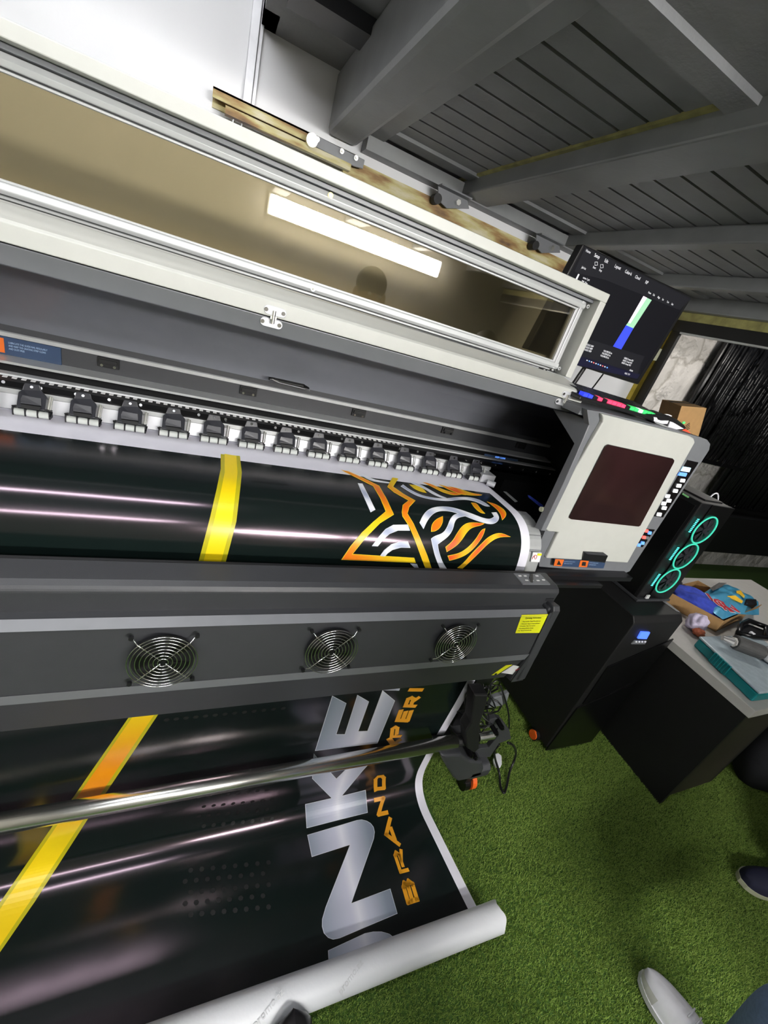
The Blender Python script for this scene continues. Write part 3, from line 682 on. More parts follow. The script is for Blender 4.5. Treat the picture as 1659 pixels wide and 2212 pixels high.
# pinch rollers (15 of them)
def pinch(cx):
    b_ = MB().slab([(cx-0.028,1.172,1.300),(cx-0.022,1.177,1.306),(cx-0.018,1.182,1.322),(cx+0.010,1.182,1.322),(cx+0.013,1.179,1.310),(cx+0.024,1.174,1.300),(cx+0.024,1.152,1.272),(cx-0.028,1.152,1.272)], (0, 0.006, -0.006))
    b_.slab([(cx-0.022,1.163,1.287),(cx-0.020,1.164,1.298),(cx+0.016,1.164,1.298),(cx+0.018,1.156,1.280),(cx-0.022,1.156,1.280)], (0, 0.004, -0.004))
    pu = b_.build('pinch_roller_unit', 'slate', pr, 0.002)
    MB().cyl((cx-0.004,1.181,1.313), (cx-0.004,1.177,1.315), 0.0032, 10).build('screw', 'wire', pu)
    MB().slab([(cx-0.018,1.153,1.281),(cx+0.018,1.153,1.281),(cx+0.016,1.149,1.274),(cx-0.016,1.149,1.274)], (0, -0.003, -0.001)).build('slot', 'blackm', pu)
    fr = MB().tube([(cx-0.034,1.166,1.262),(cx-0.036,1.158,1.270),(cx-0.030,1.155,1.272),(cx+0.030,1.155,1.272),(cx+0.036,1.158,1.268),(cx+0.034,1.146,1.260)], 0.0022, 6)
    for q in (-0.0335, -0.0115, 0.0115, 0.0335): fr.box(cx+q-0.0014, 1.1475, 1.253, cx+q+0.0014, 1.168, 1.270)
    fr.build('roller_frame', 'black', pu)
    for q in (-0.0225, 0.0, 0.0225): MB().cyl((cx+q-0.0095,1.155,1.2595), (cx+q+0.0095,1.155,1.2595), 0.0078, 18).build('roller', 'roller', pu)
    MB().cyl((cx+0.030,1.156,1.274), (cx+0.032,1.172,1.301), 0.0022, 8).cyl((cx+0.0345,1.155,1.274), (cx+0.0365,1.170,1.300), 0.0016, 8).build('spring_post', 'chrome', pu)
    return pu
p0 = pinch(-0.441)
def children(o): return [c for c in bpy.data.objects if c.parent == o]
kids = children(p0)
for i in range(1, 15):
    c = p0.copy(); COL.objects.link(c); c.location.x += 0.0977*i
    for q in kids:
        d_ = q.copy(); COL.objects.link(d_); d_.parent = c
# carriage beam and rails behind the rollers
XB = 1.34
cb = MB().prism([(1.305,1.402),(1.300,1.340),(1.262,1.336),(1.262,1.300),(1.40,1.28),(1.40,1.402)], XL, XB).build('carriage_beam', 'alu', pr)
MB().prism([(1.3045,1.4025),(1.296,1.398),(1.296,1.389),(1.3045,1.386)], XL, XB).build('top_ledge', 'alu2', cb)
MB().prism([(1.30,1.346),(1.255,1.342),(1.255,1.336),(1.30,1.336)], XL, XB).build('silver_strip', 'alu2', cb)
MB().prism([(1.262,1.336),(1.238,1.3265),(1.232,1.322),(1.262,1.315)], XL, XB).build('rubber_strip', 'blackm', cb)
MB().prism([(1.240,1.325),(1.214,1.3245),(1.212,1.3205),(1.24,1.318)], XL, XB).build('linear_rail', 'alu2', cb)
ls = MB().prism([(1.215,1.3215),(1.190,1.3165),(1.182,1.306),(1.19,1.296),(1.22,1.30)], XL, XB).build('slotted_strip', 'blackg', cb)
hd = MB()
for i in range(62):
    xx = -0.42+i*0.0172; hd.slab([(xx-0.0045,1.2075,1.3212),(xx+0.0045,1.2075,1.3212),(xx+0.0045,1.2005,1.3198),(xx-0.0045,1.2005,1.3198)], (0, 0, 0.0008))
hd.build('bright_slots', 'labelwhite', ls)
for i in range(26):
    xx = -0.40+i*0.0675; MB().cyl((xx,1.187,1.312), (xx,1.183,1.314), 0.0036, 10).build('rail_screw', 'wire', cb)
MB().prism([(1.190,1.306),(1.186,1.300),(1.185,1.290),(1.192,1.285)], XL, 1.0).build('roller_bar', 'alu2', cb)
MB().prism([(1.190,1.290),(1.180,1.255),(1.19,1.248),(1.20,1.29)], XL, 1.0).build('back_plate', 'alu', cb)
for xx in (-0.218-0.352, -0.218, 0.132, 0.484, 0.836, 1.19):
    bk = MB().box(xx-0.024, 1.293, 1.362, xx+0.024, 1.304, 1.386).box(xx-0.020, 1.288, 1.372, xx+0.020, 1.298, 1.382).build('stop_block', 'blackm', cb, 0.001)
    for q in (-0.014, 0.014): MB().cyl((xx+q,1.293,1.367), (xx+q,1.290,1.367), 0.0035, 10).build('screw', 'wire', bk)
rl = MB().box(-0.60, 1.2945, 1.346, -0.318, 1.2995, 1.388).build('maintenance_label', 'labelblue', cb)
MB().box(-0.58, 1.2935, 1.350, -0.428, 1.2945, 1.384).build('orange_panel', 'labelorange', rl)
for i, tx in enumerate(('LUBRICATE THE GUIDE RAIL REGULARLY', 'AND KEEP THE GRATING STRIP CLEAN', 'AND DUST-FREE')):
    text_mesh(tx, 0.0062, (-0.420, 1.2935, 1.374-i*0.007), (1, 0, 0), (0, 0, 1), 'inkblue', 'label_text', rl, sx=0.66, depth=0.0001)
bl = MB().box(0.97, 1.212, 1.331, 1.13, 1.2135, 1.339).build('blue_label', 'labelblue', cb)
text_mesh('KEEP CLEAR', 0.009, (1.02, 1.2115, 1.3315), (1, 0, 0), (0, 0, 1), 'padblue', 'label_text', bl)
# rear cover inside the machine
cvp = [(0.968,1.583),(1.02,1.594),(1.10,1.590),(1.16,1.575),(1.20,1.552),(1.24,1.51),(1.272,1.465),(1.300,1.415),(1.303,1.403)]
cv = MB(); nC = len(cvp); cv.add([(XL, y, z) for y, z in cvp]+[(XB, y, z) for y, z in cvp], [(i, i+1, i+1+nC, i+nC) for i in range(nC-1)])
co = cv.build('inner_cover', 'dark2', pr, smooth=True); sm = co.modifiers.new('thick', 'SOLIDIFY'); sm.thickness = 0.004; sm.offset = 1
hn = MB().slab([(0.176,1.250,1.437),(0.19,1.238,1.442),(0.275,1.238,1.442),(0.296,1.250,1.432),(0.296,1.262,1.428),(0.176,1.262,1.436)], (0, -0.004, -0.008)).build('cover_handle', 'blackg', pr, 0.002)
MB().tube([(0.180,1.246,1.432),(0.186,1.236,1.436),(0.205,1.232,1.432),(0.28,1.232,1.430),(0.292,1.238,1.428),(0.297,1.246,1.424)], 0.002, 6).build('handle_rim', 'chrome', hn)
# front band above the opening, and hood on hinges
MB().prism([(0.958,1.617),(0.968,1.583),(1.00,1.583),(1.00,1.617)], XL, 1.018).build('front_band', 'mid', pr, 0.002)
MB().box(XL, 1.0, 1.598, 1.40, 1.36, 1.602).box(XL, 1.30, 0.9, 1.40, 1.36, 1.60).build('rear_cabinet', 'dark', pr)
hood = MB()
hood.prism([(0.952,1.619),(0.952,1.648),(0.960,1.6525),(0.985,1.656),(1.060,1.6705),(1.075,1.672),(1.075,1.619)], XL, 1.02)
ho = hood.build('hood', 'light', pr, 0.0015)
# upright window box of the hood
rim = MB()
rim.prism([(1.060,1.915),(1.060,1.891),(1.15,1.891),(1.15,1.915)], XL, 1.048)
rim.slab([(1.024,1.060,1.891),(1.048,1.060,1.891),(1.048,1.060,1.672),(1.024,1.060,1.672)], (0, 0.09, 0))
rim.build('hood_rim', 'light', ho, 0.002)
MB().prism([(1.085,1.8905),(1.085,1.882),(1.15,1.882),(1.15,1.8905)], XL, 1.023).build('hood_shadow_gap', 'mid', ho)
YF = 1.095
fr = MB()
fr.prism([(YF,1.880),(YF-0.006,1.870),(YF-0.004,1.862),(YF+0.004,1.856),(YF+0.02,1.856),(YF+0.02,1.880)], XL, 1.008)
fr.prism([(YF+0.004,1.704),(YF-0.004,1.700),(YF-0.006,1.690),(YF,1.680),(YF,1.676),(YF+0.02,1.676),(YF+0.02,1.704)], XL, 1.008)
fr.box(0.982, YF, 1.676, 1.008, YF+0.02, 1.880).box(0.990, YF-0.004, 1.676, 0.998, YF+0.002, 1.880)
fo = fr.build('window_frame', 'silver', ho, 0.0012)
MB().prism([(YF+0.003,1.8585),(YF-0.001,1.8575),(YF-0.001,1.8545),(YF+0.003,1.8535)], XL, 0.984).prism([(YF+0.003,1.7065),(YF-0.001,1.7055),(YF-0.001,1.7025),(YF+0.003,1.702)], XL, 0.984).build('frame_bead', 'silver', fo)
MB().prism([(YF-0.001,1.8605),(YF-0.0035,1.8605),(YF-0.0035,1.8590),(YF-0.001,1.8590)], XL, 0.985).prism([(1.088,1.6765),(1.084,1.6762),(1.084,1.6748),(1.088,1.6745)], XL, 1.008).prism([(YF-0.0066,1.6835),(YF-0.0066,1.682),(YF-0.001,1.682),(YF-0.001,1.6835)], XL, 1.008).build('frame_grooves', 'blackm', fo)
MB().box(XL, YF+0.008, 1.700, 0.984, YF+0.011, 1.860).build('window_pane', 'smoke', ho)
for u, v in ((714, 422), (676, 624), (1270, 662), (1208, 796)):
    P = oy(u, v, YF-0.006); s_ = MB().cyl(P+Vector((0, 0.006, 0)), P+Vector((0, -0.001, 0)), 0.0055, 16).build('frame_screw', 'brass' if u == 714 else 'alu2', fo)
    MB().cyl(P+Vector((0, -0.001, 0)), P+Vector((0, -0.0018, 0)), 0.0028, 6).build('screw_head', 'wire', s_)
def hinge(cx):
    g = thing_h = MB()
    for (x_, z_, y_, dx) in ((cx+0.002, 1.631, 0.9500, 0.0), (cx-0.001, 1.6065, 0.958, 0.0)):
        pts = []
        for sgn, cxx in ((1, 0.014), (-1, -0.014)):
            for i in range(9):
                a = -math.pi/2+math.pi*i/8 if sgn == 1 else math.pi/2+math.pi*i/8
                pts.append((x_+cxx+0.0085*math.cos(a), y_, z_+0.0085*math.sin(a)))
        g.slab(pts, (0, 0.003, 0))
    h_ = g.build('hinge', 'alu', ho, 0.0008)
    MB().cyl((cx,0.9480,1.6075), (cx,0.9480,1.632), 0.0035, 10).box(cx-0.006, 0.9475, 1.615, cx+0.006, 0.956, 1.622).build('hinge_pin', 'chrome', h_)
    for q in (-0.016, 0.018):
        MB().cyl((cx+q,0.950,1.631), (cx+q,0.948,1.631), 0.004, 10).build('hinge_screw', 'wire', ho)
        MB().cyl((cx+q-0.003,0.958,1.6065), (cx+q-0.003,0.956,1.6065), 0.004, 10).build('hinge_screw', 'wire', ho)
for cx in (-0.71, 0.124, 0.955): hinge(cx)

# right hand side: end frame and control box
b4 = lambda P: crop((850, 850), 0.2411, P)
ef = MB().slab([ox(u, v, 1.0) for u, v in crop((1000, 500), 0.2411, [(805,1590),(1000,1640),(1110,1690),(1135,1720),(1080,1850),(905,2250),(700,2680),(640,2650),(760,2400),(900,2100),(995,1900)])], (0.02, 0, 0)).build('end_frame', 'mid', pr, 0.002)
YB = 0.865
BO = [oy(u, v, YB+0.006) for u, v in [(1268,885),(1300,890),(1420,920),(1515,945),(1528,950),(1534,959),(1532,972),(1366,1225),(1360,1234),(1350,1238),(1165,1224),(1163,1180),(1215,1060),(1262,957),(1274,928)]]
bxm = MB(); tri_ = tessellate_polygon([BO]); nb_ = len(BO); bxm.add(BO+[p+Vector((0, 0.02, 0)) for p in BO], [tuple(t_) for t_ in tri_]+[tuple(i+nb_ for i in t_)[::-1] for t_ in tri_]+[(i, (i+1) % nb_, (i+1) % nb_+nb_, i+nb_) for i in range(nb_)])
bx = bxm.build('control_box', 'mid', pr)
BO = [p+Vector((0, 0.0205, 0)) for p in BO]
MB().slab([BO[0], BO[1], BO[2], BO[3], BO[4], BO[4]-Vector((0, 0, 0.02)), BO[0]-Vector((0, 0, 0.02))], (0, 0.50, 0)).build('box_top', 'mid', pr)
MB().slab([BO[4], BO[5], BO[6], BO[7], BO[8], BO[8]+Vector((-0.02, 0, 0.01)), BO[4]+Vector((-0.02, 0, -0.02))], (0, 0.50, 0)).build('box_side', 'mid', pr)
MB().slab([BO[9], BO[10], BO[10]+Vector((0, 0, 0.01)), BO[9]+Vector((0, 0, 0.01))], (0, 0.50, 0)).build('box_bottom', 'blackm', pr)
# light front panel with recessed window
c3 = lambda P: crop((1100, 550), 0.339, P)
outl = [(470,975),(600,1010),(1150,1155),(1178,1172),(1182,1200),(755,1965),(235,1935),(312,1772),(250,1765),(218,1742),(222,1715),(420,1390),(560,1100)]
fp = MB(); P_ = [oy(u, v, YB-0.006) for u, v in c3([(592,1015),(1150,1155),(1178,1172),(1186,1195),(755,1965),(235,1935),(312,1772),(250,1765),(216,1740),(216,1715),(595,1070),(598,1045)])]
fo_ = fp.slab(P_, (0, 0.014, 0)).build('front_panel', 'light', bx, 0.004, seg=3)
MB().slab([oy(u, v, YB-0.0105) for u, v in c3([(632,1210),(1045,1300),(1055,1312),(1052,1325),(838,1728),(825,1735),(395,1688),(383,1680),(386,1668),(612,1222)])], (0, 0.004, 0)).build('inspection_window', mat('dark tinted window', srgb((38, 24, 24)), 0.12, var=0.15, scale=8), bx, 0.002)
nt = MB().slab([oy(u, v, YB-0.012) for u, v in c3([(478,1895),(605,1902),(630,1920),(612,1962),(468,1950)])], (0, 0.006, 0)).build('pull_notch', 'black', bx, 0.001)
MB().slab([oy(u, v, YB-0.0125) for u, v in c3([(478,1895),(605,1902),(630,1920),(500,1910)])], (0, 0.0005, 0)).build('notch_lip', 'dark', nt)
st = MB().slab([oy(u, v, YB-0.008) for u, v in c3([(290,1940),(345,1943),(475,1950),(505,1952),(612,1965),(600,2000),(445,1992),(285,1985)])], (0, 0.003, 0)).build('warning_strip', 'labelblue', bx)
MB().slab([oy(u, v, YB-0.0095) for u, v in c3([(295,1941),(350,1944),(335,1986),(283,1983)])], (0, 0.001, 0)).build('orange_panel', 'labelorange', st); MB().slab([oy(u, v, YB-0.0095) for u, v in c3([(455,1949),(508,1952),(495,1993),(443,1990)])], (0, 0.001, 0)).build('orange_panel', 'labelorange', st)
MB().slab([oy(u, v, YB-0.0105) for u, v in c3([(318,1950),(332,1978),(304,1976)])], (0, 0.001, 0)).build('hazard_mark', 'ink', st); MB().slab([oy(u, v, YB-0.0105) for u, v in c3([(468,1958),(490,1960),(486,1984),(462,1982)])], (0, 0.001, 0)).build('hazard_mark', 'ink', st)
for i, tx in enumerate(('CAUTION MOVING PARTS', 'KEEP HANDS AWAY')):
    O = oy(*c3([(348,1958+i*12)])[0], YB-0.0095); text_mesh(tx, 0.0045, O, (1, 0, 0), (0, 0, 1), 'inkblue', 'label_text', st, depth=0.0001)
    O = oy(*c3([(508,1966+i*12)])[0], YB-0.0095); text_mesh(tx, 0.0040, O, (1, 0, 0), (0, 0, 1), 'inkblue', 'label_text', st, depth=0.0001)
# keypad on the right strip
kb = MB().slab([oy(u, v, YB+0.003) for u, v in c3([(1140,1310),(1207,1325),(980,1675),(925,1668)])], (0, 0.004, 0)).build('button_panel', 'blackg', bx)
def padq(pts, mt, name='button'): MB().slab([oy(u, v, YB-0.0005) for u, v in c3(pts)], (0, 0.004, 0)).build(name, mt, kb, 0.0008)
padq([(1112,1352),(1160,1360),(1148,1388),(1096,1380)], 'padcyan', 'display'); padq([(1090,1388),(1136,1394),(1126,1416),(1076,1408)], 'padblue', 'display')
for (x_, y_) in ((1108,1441),(1084,1474),(1062,1507),(1012,1540),(1020,1569),(988,1587),(990,1616),(958,1657)):
    padq([(x_-9,y_-11),(x_+17,y_-9),(x_+10,y_+12),(x_-16,y_+10)], 'padwhite')
kb2 = MB().slab([oy(u, v, YB+0.003) for u, v in c3([(878,1748),(928,1754),(850,1865),(815,1858)])], (0, 0.004, 0)).build('switch_panel', 'blackg', bx)
for (x_, y_, mt) in ((876,1762,'padred'),(897,1775,'padblue'),(860,1803,'padred'),(880,1806,'mid'),(852,1840,'padblue'),(828,1852,'padblue')):
    MB().slab([oy(u, v, YB-0.0005) for u, v in c3([(x_-7,y_-10),(x_+13,y_-8),(x_+8,y_+10),(x_-12,y_+8)])], (0, 0.004, 0)).build('switch', mt, kb2)
# base plate and dark underside, inner carriage bay on the right
MB().box(1.0, 0.83, 1.06, 1.55, 1.35, 1.078).box(0.99, 0.80, 1.05, 1.36, 0.86, 1.062).build('base_plate', 'black', pr)
MB().box(1.36, 0.90, 1.10, 1.40, 1.36, 1.60).box(1.03, 0.90, 1.09, 1.36, 1.36, 1.12).box(1.06, 1.16, 1.12, 1.36, 1.24, 1.27).build('carriage_bay', 'blackm', pr)
MB().cyl((0.996, 0.885, 1.293), (1.008, 0.885, 1.293), 0.008, 16).build('rubber_stop', 'sole', pr)
MB().slab([oy(u, v, 0.99) for u, v in b4([(1207,912),(1228,920),(1345,1005),(1330,1030),(1215,935)])], (0, 0.004, 0)).build('blue_strap', 'scrblue' if False else 'cloth', pr)
MB().slab([oz(u, v, 1.252) for u, v in b4([(985,880),(1010,885),(1110,970),(1090,975)])], (0, 0, 0.002)).build('metal_edge', 'alu2', pr)
MB().cyl((0.962, 1.13, 1.262), (0.985, 1.11, 1.262), 0.011, 14).box(0.94, 1.14, 1.255, 1.0, 1.19, 1.285).build('roller_lever', 'alu', pr, 0.002)
# stand: legs, feet, castors
for sx, nm in ((1.18, 'r'), (-0.75, 'l')):
    lg = MB().box(sx-0.045, 0.90, 0.13, sx+0.045, 1.02, 1.06).build('leg', 'black', pr, 0.004)
    fb = MB().prism([(0.70,0.13),(0.70,0.17),(0.72,0.185),(1.50,0.185),(1.50,0.10),(0.90,0.10),(0.72,0.105)], sx-0.05, sx+0.05).build('foot', 'dark', pr, 0.006)
    for yy in (0.74, 1.42):
        cs = MB().box(sx-0.03, yy-0.02, 0.055, sx+0.03, yy+0.03, 0.10).build('castor', 'black', pr, 0.003)
        MB().cyl((sx-0.024, yy, 0.036), (sx+0.02, yy, 0.036), 0.034, 24).build('wheel', 'blackg', cs)
        MB().cyl((sx+0.004, yy, 0.05), (sx+0.026, yy, 0.05), 0.040, 24).build('brake_ring', 'orange', cs)
MB().box(-0.75, 0.93, 0.42, 1.18, 0.98, 0.50).build('cross_bar', 'dark', pr)
# take-up shaft with its brackets
SHY, SHZ, SHR = 0.735, 0.3635, 0.0243
sh = MB().cyl((XL, SHY, SHZ), (0.985, SHY, SHZ), SHR, 48).build('take_up_shaft', 'chrome', pr, smooth=False)
for p in sh.data.polygons: p.use_smooth = len(p.vertices) == 4
MB().cyl((0.985, SHY, SHZ), (1.045, SHY, SHZ), SHR*0.86, 24).build('shaft_collar', 'blackm', sh)
MB().cyl((1.09, SHY, SHZ), (1.165, SHY, SHZ), SHR*0.7, 24).build('shaft_stub', 'chrome', sh)
b9 = lambda P: crop((900, 1400), 0.1808, P)
MB().slab([oy(u, v, 0.745) for u, v in b9([(850,860),(950,835),(1010,850),(1110,980),(1130,1085),(985,1140),(880,1300),(740,1315),(700,1240),(760,1200),(860,1190),(950,1080),(970,960),(850,950)])], (0, 0.02, 0)).build('shaft_bracket', 'dark', pr, 0.002)
arm = MB().slab([oy(u, v, 0.70) for u, v in b9([(690,560),(860,560),(830,700),(760,900),(750,1200),(690,1260),(600,1200),(590,1000),(650,900)])], (0, 0.05, 0)).build('clamp_arm', 'blackm', pr, 0.006)
for (u_, v_) in ((640,1260),(690,1290),(1005,930),(940,1000)):
    P = oy(*b9([(u_, v_)])[0], 0.72); MB().cyl(P+Vector((0, 0.03, 0)), P+Vector((0, -0.01, 0)), 0.010, 14).cyl(P+Vector((0, -0.01, 0)), P+Vector((0, -0.016, 0)), 0.006, 8).build('clamp_bolt', 'blackg', arm)
MB().slab([oy(u, v, 0.80) for u, v in b9([(920,600),(1110,540),(1080,650),(1020,690),(850,720)])], (0, 0.02, 0)).build('sensor_box', 'mid', pr, 0.003)
# motor cover at the foot
mc = MB().slab([oy(u, v, 0.70) for u, v in b9([(290,1290),(540,1280),(640,1350),(790,1370),(810,1440),(790,1520),(640,1570),(490,1600),(440,1560),(330,1380)])], (0, 0.12, 0)).build('motor_cover', 'dark', pr, 0.012, seg=4)

# loose cables by the take-up bracket
def wob(a, b, n_=14, amp=0.02, seed=1):
    r_ = random.Random(seed); a, b = Vector(a), Vector(b); ph = [r_.uniform(0, 6) for _ in range(6)]
    return [a+(b-a)*i/n_+Vector((amp*math.sin(ph[0]+i*0.9), amp*math.sin(ph[1]+i*0.7), amp*0.6*math.sin(ph[2]+i*1.1)))*math.sin(math.pi*i/n_) for i in range(n_+1)]
cg = thing('cable_bundle', 'tangle of thin black cables hanging behind the shaft clamp under the printer housing', 'cable', (1.0, 0.78, 0.4))
for q in range(9):
    u0, v0 = b9([(690+q*35, 430+20*(q % 3))])[0]; u1, v1 = b9([(560+q*22, 1020+18*(q % 4))])[0]
    MB().tube(wob(oy(u0, v0, 0.76-0.004*q), oy(u1, v1, 0.74), 22, 0.03, q), 0.0022+0.0006*(q % 3), 6).build('cable', 'black', cg, smooth=True)
lp = [oy(u, v, 0.745+0.03*i/30) for i, (u, v) in enumerate(b9([(680,620),(690,520),(760,480),(860,470),(900,420),(960,380),(1000,400),(980,450),(900,440),(820,480),(780,560),(720,620),(680,600)]))]
MB().tube(lp, 0.0028, 6).build('cable', 'blackg', cg, smooth=True)
def spline(P, n_=8):
    P = [Vector(p) for p in P]; out = []
    for i in range(len(P)-1):
        p0_, p1, p2, p3 = P[max(i-1, 0)], P[i], P[i+1], P[min(i+2, len(P)-1)]
        for j in range(n_):
            t_ = j/n_; out.append(0.5*((2*p1)+(p2-p0_)*t_+(2*p0_-5*p1+4*p2-p3)*t_*t_+(3*p1-p0_-3*p2+p3)*t_**3))
    return out+[P[-1]]
L_ = [oy(u, v, y) for (u, v), y in zip(b9([(1080,800),(1110,900),(1060,1010)]), (0.80, 0.79, 0.78))]
pc = MB().tube(spline([oy(*b9([(1000,450)])[0], 0.80), oy(*b9([(1060,620)])[0], 0.79), oy(*b9([(1100,800)])[0], 0.78), oy(*b9([(1105,960)])[0], 0.77)]), 0.0035, 8)
tag(pc.build('signal_cable', 'black', smooth=True), 'thin black cable hanging straight down right of the take-up bracket', 'cable')
loop = b9([(985,1150),(930,1230),(940,1330),(985,1480),(1000,1640),(1040,1730),(1075,1650),(1110,1480),(1170,1330),(1185,1230),(1150,1160),(1090,1130)])
zz = [0.22,0.16,0.09,0.03,0.014,0.014,0.014,0.02,0.06,0.14,0.22,0.26]
tag(MB().tube(spline([oz(u, v, z) for (u, v), z in zip(loop, zz)]), 0.0052, 10).build('power_cable', 'black', smooth=True), 'thick black cable looping down onto the turf in front of the bracket', 'cable')
tag(MB().slab([oz(u, v, z) for (u, v), z in zip(b9([(905,1340),(925,1280),(960,1265),(1005,1300),(1010,1400),(990,1440),(935,1430),(910,1385)]), [0.02]*8)], (0, 0, 0.012)).build('adapter_plug', 'shoewhite', bevel=0.004), 'small white plug lying on the turf beside the black cable loop', 'plug')

# ============================================================ ON AND BEHIND THE CONTROL BOX
BT = 1.632        # top of the control box
# monitor
ma = Vector((0.99859, 0.04634, 0.02588)).normalized(); mb_ = Vector((-0.12, -0.05, -0.99)); mn_ = ma.cross(mb_).normalized()
if mn_.y > 0: mn_ = -mn_
MP = Vector((1.2, 1.25, 1.9))
mon = thing('monitor', 'black flat monitor showing a dark design program, standing behind the control box', 'monitor', (1.35, 1.3, 1.63))
mq = lambda u, v, o=0.0: on(u, v, MP+mn_*o, mn_)
scr = [(1262,530),(1493,642),(1378,828),(1140,752)]
MB().slab([mq(*p) for p in [(1260,527),(1496,641),(1379,831),(1138,754)]], -mn_*0.03).build('case', 'black', mon, 0.004)
sr = MB().slab([mq(*p, 0.0006) for p in [(1264,533),(1489,643),(1377,822),(1143,750)]], -mn_*0.002).build('screen', 'scr0', mon)
z1 = lambda P: crop((1200, 500), 0.19289, P)
def sq(pts, mt, nm='screen_print', o=0.0012): return MB().slab([mq(*p, o) for p in z1(pts)], -mn_*0.0004).build(nm, mt, sr)
sq([(335,175),(1515,755),(1390,880),(570,545),(220,455),(215,440)], 'scr1', 'toolbar')
sq([(240,1150),(370,1205),(1000,1400),(960,1475),(920,1600),(200,1390),(100,1290)], 'scr1', 'status_bar')
sq([(190,1390),(300,1400),(950,1600),(915,1650),(150,1475)], 'scrnavy', 'task_bar')
sq([(250,475),(575,590),(510,665),(215,540)], 'scr0', 'pop_up', 0.0016)
sq([(255,475),(270,480),(240,545),(222,538)], 'scrtext', 'slider', 0.002)
sq([(985,722),(1025,742),(838,1030),(815,1018)], 'scrpink', 'pink_strip'); sq([(1025,742),(1078,768),(872,1085),(790,1050),(815,1018),(838,1030)], 'scrgreen', 'green_strip')
sq([(790,1050),(872,1085),(735,1322),(645,1287)], 'scrblue', 'blue_strip')
tr = (mq(1493, 642)-mq(1262, 530)).normalized(); tu = mn_.cross(tr)*-1
if tu.z < 0: tu = -tu
def stx(tx, x_, y_, size, mt='scrtext'):
    u, v = z1([(x_, y_)])[0]; text_mesh(tx, size, mq(u, v, 0.002), tr, tr.cross(-mn_)*-1 if (tr.cross(-mn_)*-1).z > 0 else tr.cross(-mn_), mt, 'screen_text', sr, depth=0.0002, sx=0.8)
stx('Home', 335, 225, 0.011)
for i, tx in enumerate(('Setup', 'Edit', 'Layout', 'Color-k', 'Cloud', 'RIP')): stx(tx, 430+i*114, 280+i*60, 0.014)
stx('Start', 415, 408, 0.009); stx('Stop', 485, 440, 0.009); stx('Job list', 290, 410, 0.009); stx('name 1.prt', 305, 525, 0.009); stx('70% 15m', 285, 570, 0.010)
for i, tx in enumerate(('Pause', 'Cut', 'Align', 'Set', 'Test', 'Exit')): stx(tx, 1035+i*52, 690+i*26, 0.009)
for i in range(3):
    stx('GOLD 5009', 345-i*12, 1275+i*28, 0.009); stx('VOLUME 82.1m', 535-i*18, 1345+i*26, 0.009); stx('HEAD 2 temp 40.5', 765-i*14, 1425+i*26, 0.009)
stx('Admin', 825, 1560, 0.010); stx('14:22  27.9', 770, 1595, 0.009)
for i in range(10): x_, y_ = 350+i*25, 1435+i*9; sq([(x_, y_), (x_+12, y_+5), (x_+8, y_+17), (x_-4, y_+12)], ('scrtext', 'padblue', 'scrtext', 'padred')[i % 4], 'icon', 0.002)
for x_, y_ in ((455, 360), (518, 388)): MB().tube([mq(*p, 0.002) for p in z1([(x_-14, y_-18), (x_+14, y_-18), (x_+16, y_+18), (x_-14, y_+20)])], 0.0008, 4, closed=True).build('icon', 'scrtext', sr)
MB().cyl((1.345, 1.30, 1.80), (1.30, 1.30, 1.61), 0.008, 10).cyl((1.19, 1.32, 1.80), (1.14, 1.32, 1.61), 0.016, 12).box(1.05, 1.24, 1.602, 1.36, 1.42, 1.61).build('stand', 'black', mon)
tag(MB().tube([oy(1306, 804, 1.33), oy(1285, 832, 1.33), oy(1270, 850, 1.30)], 0.003, 6).build('monitor_cable', 'black'), 'thin black cable crossing the gap below the monitor', 'cable')
# little pale plate on the dark post
tag(MB().slab([on(u, v, (0, 2.16, 0), (0, 1, 0)) for u, v in z1([(1165,1310),(1195,1318),(1130,1448),(1078,1440)])], (0, 0.03, 0)).slab([on(u, v, (0, 2.16, 0), (0, 1, 0)) for u, v in z1([(1078,1440),(1090,1445),(1010,1560),(1000,1555)])], (0, 0.02, 0)).build('magnet_contact', 'sole'), 'small cream contact plate with its wire on the black door post', 'contact plate')
# keyboard
kx0, kx1, ky0, ky1 = 0.985, 1.335, 0.925, 1.055
kbd = thing('keyboard', 'black keyboard with red, green and blue glowing keys on top of the control box', 'keyboard', (1.16, 0.99, BT))
MB().prism([(ky0-0.012,BT-0.002),(ky0-0.012,BT+0.008),(ky1,BT+0.022),(ky1,BT-0.002)], kx0-0.02, kx1+0.01).build('case', 'black', kbd, 0.003)
rg = random.Random(3)
for r_ in range(5):
    for c_ in range(17):
        x0 = kx0+c_*0.0205; y0 = ky0+r_*0.024; z0 = BT+0.009+r_*0.0028
        mt = 'black'
        if r_ == 0: mt = ('keyblue','keyblue','black','keyred','black','keyred','keyred','keyred','keyred','black','keygreen','keygreen','padwhite','keygreen','keygreen','keygreen','black')[c_]
        MB().slab([(x0,y0,z0),(x0+0.0175,y0,z0),(x0+0.0175,y0+0.018,z0+0.002),(x0,y0+0.018,z0+0.002)], (0, 0, 0.009)).build('key', mt, kbd, 0.0)
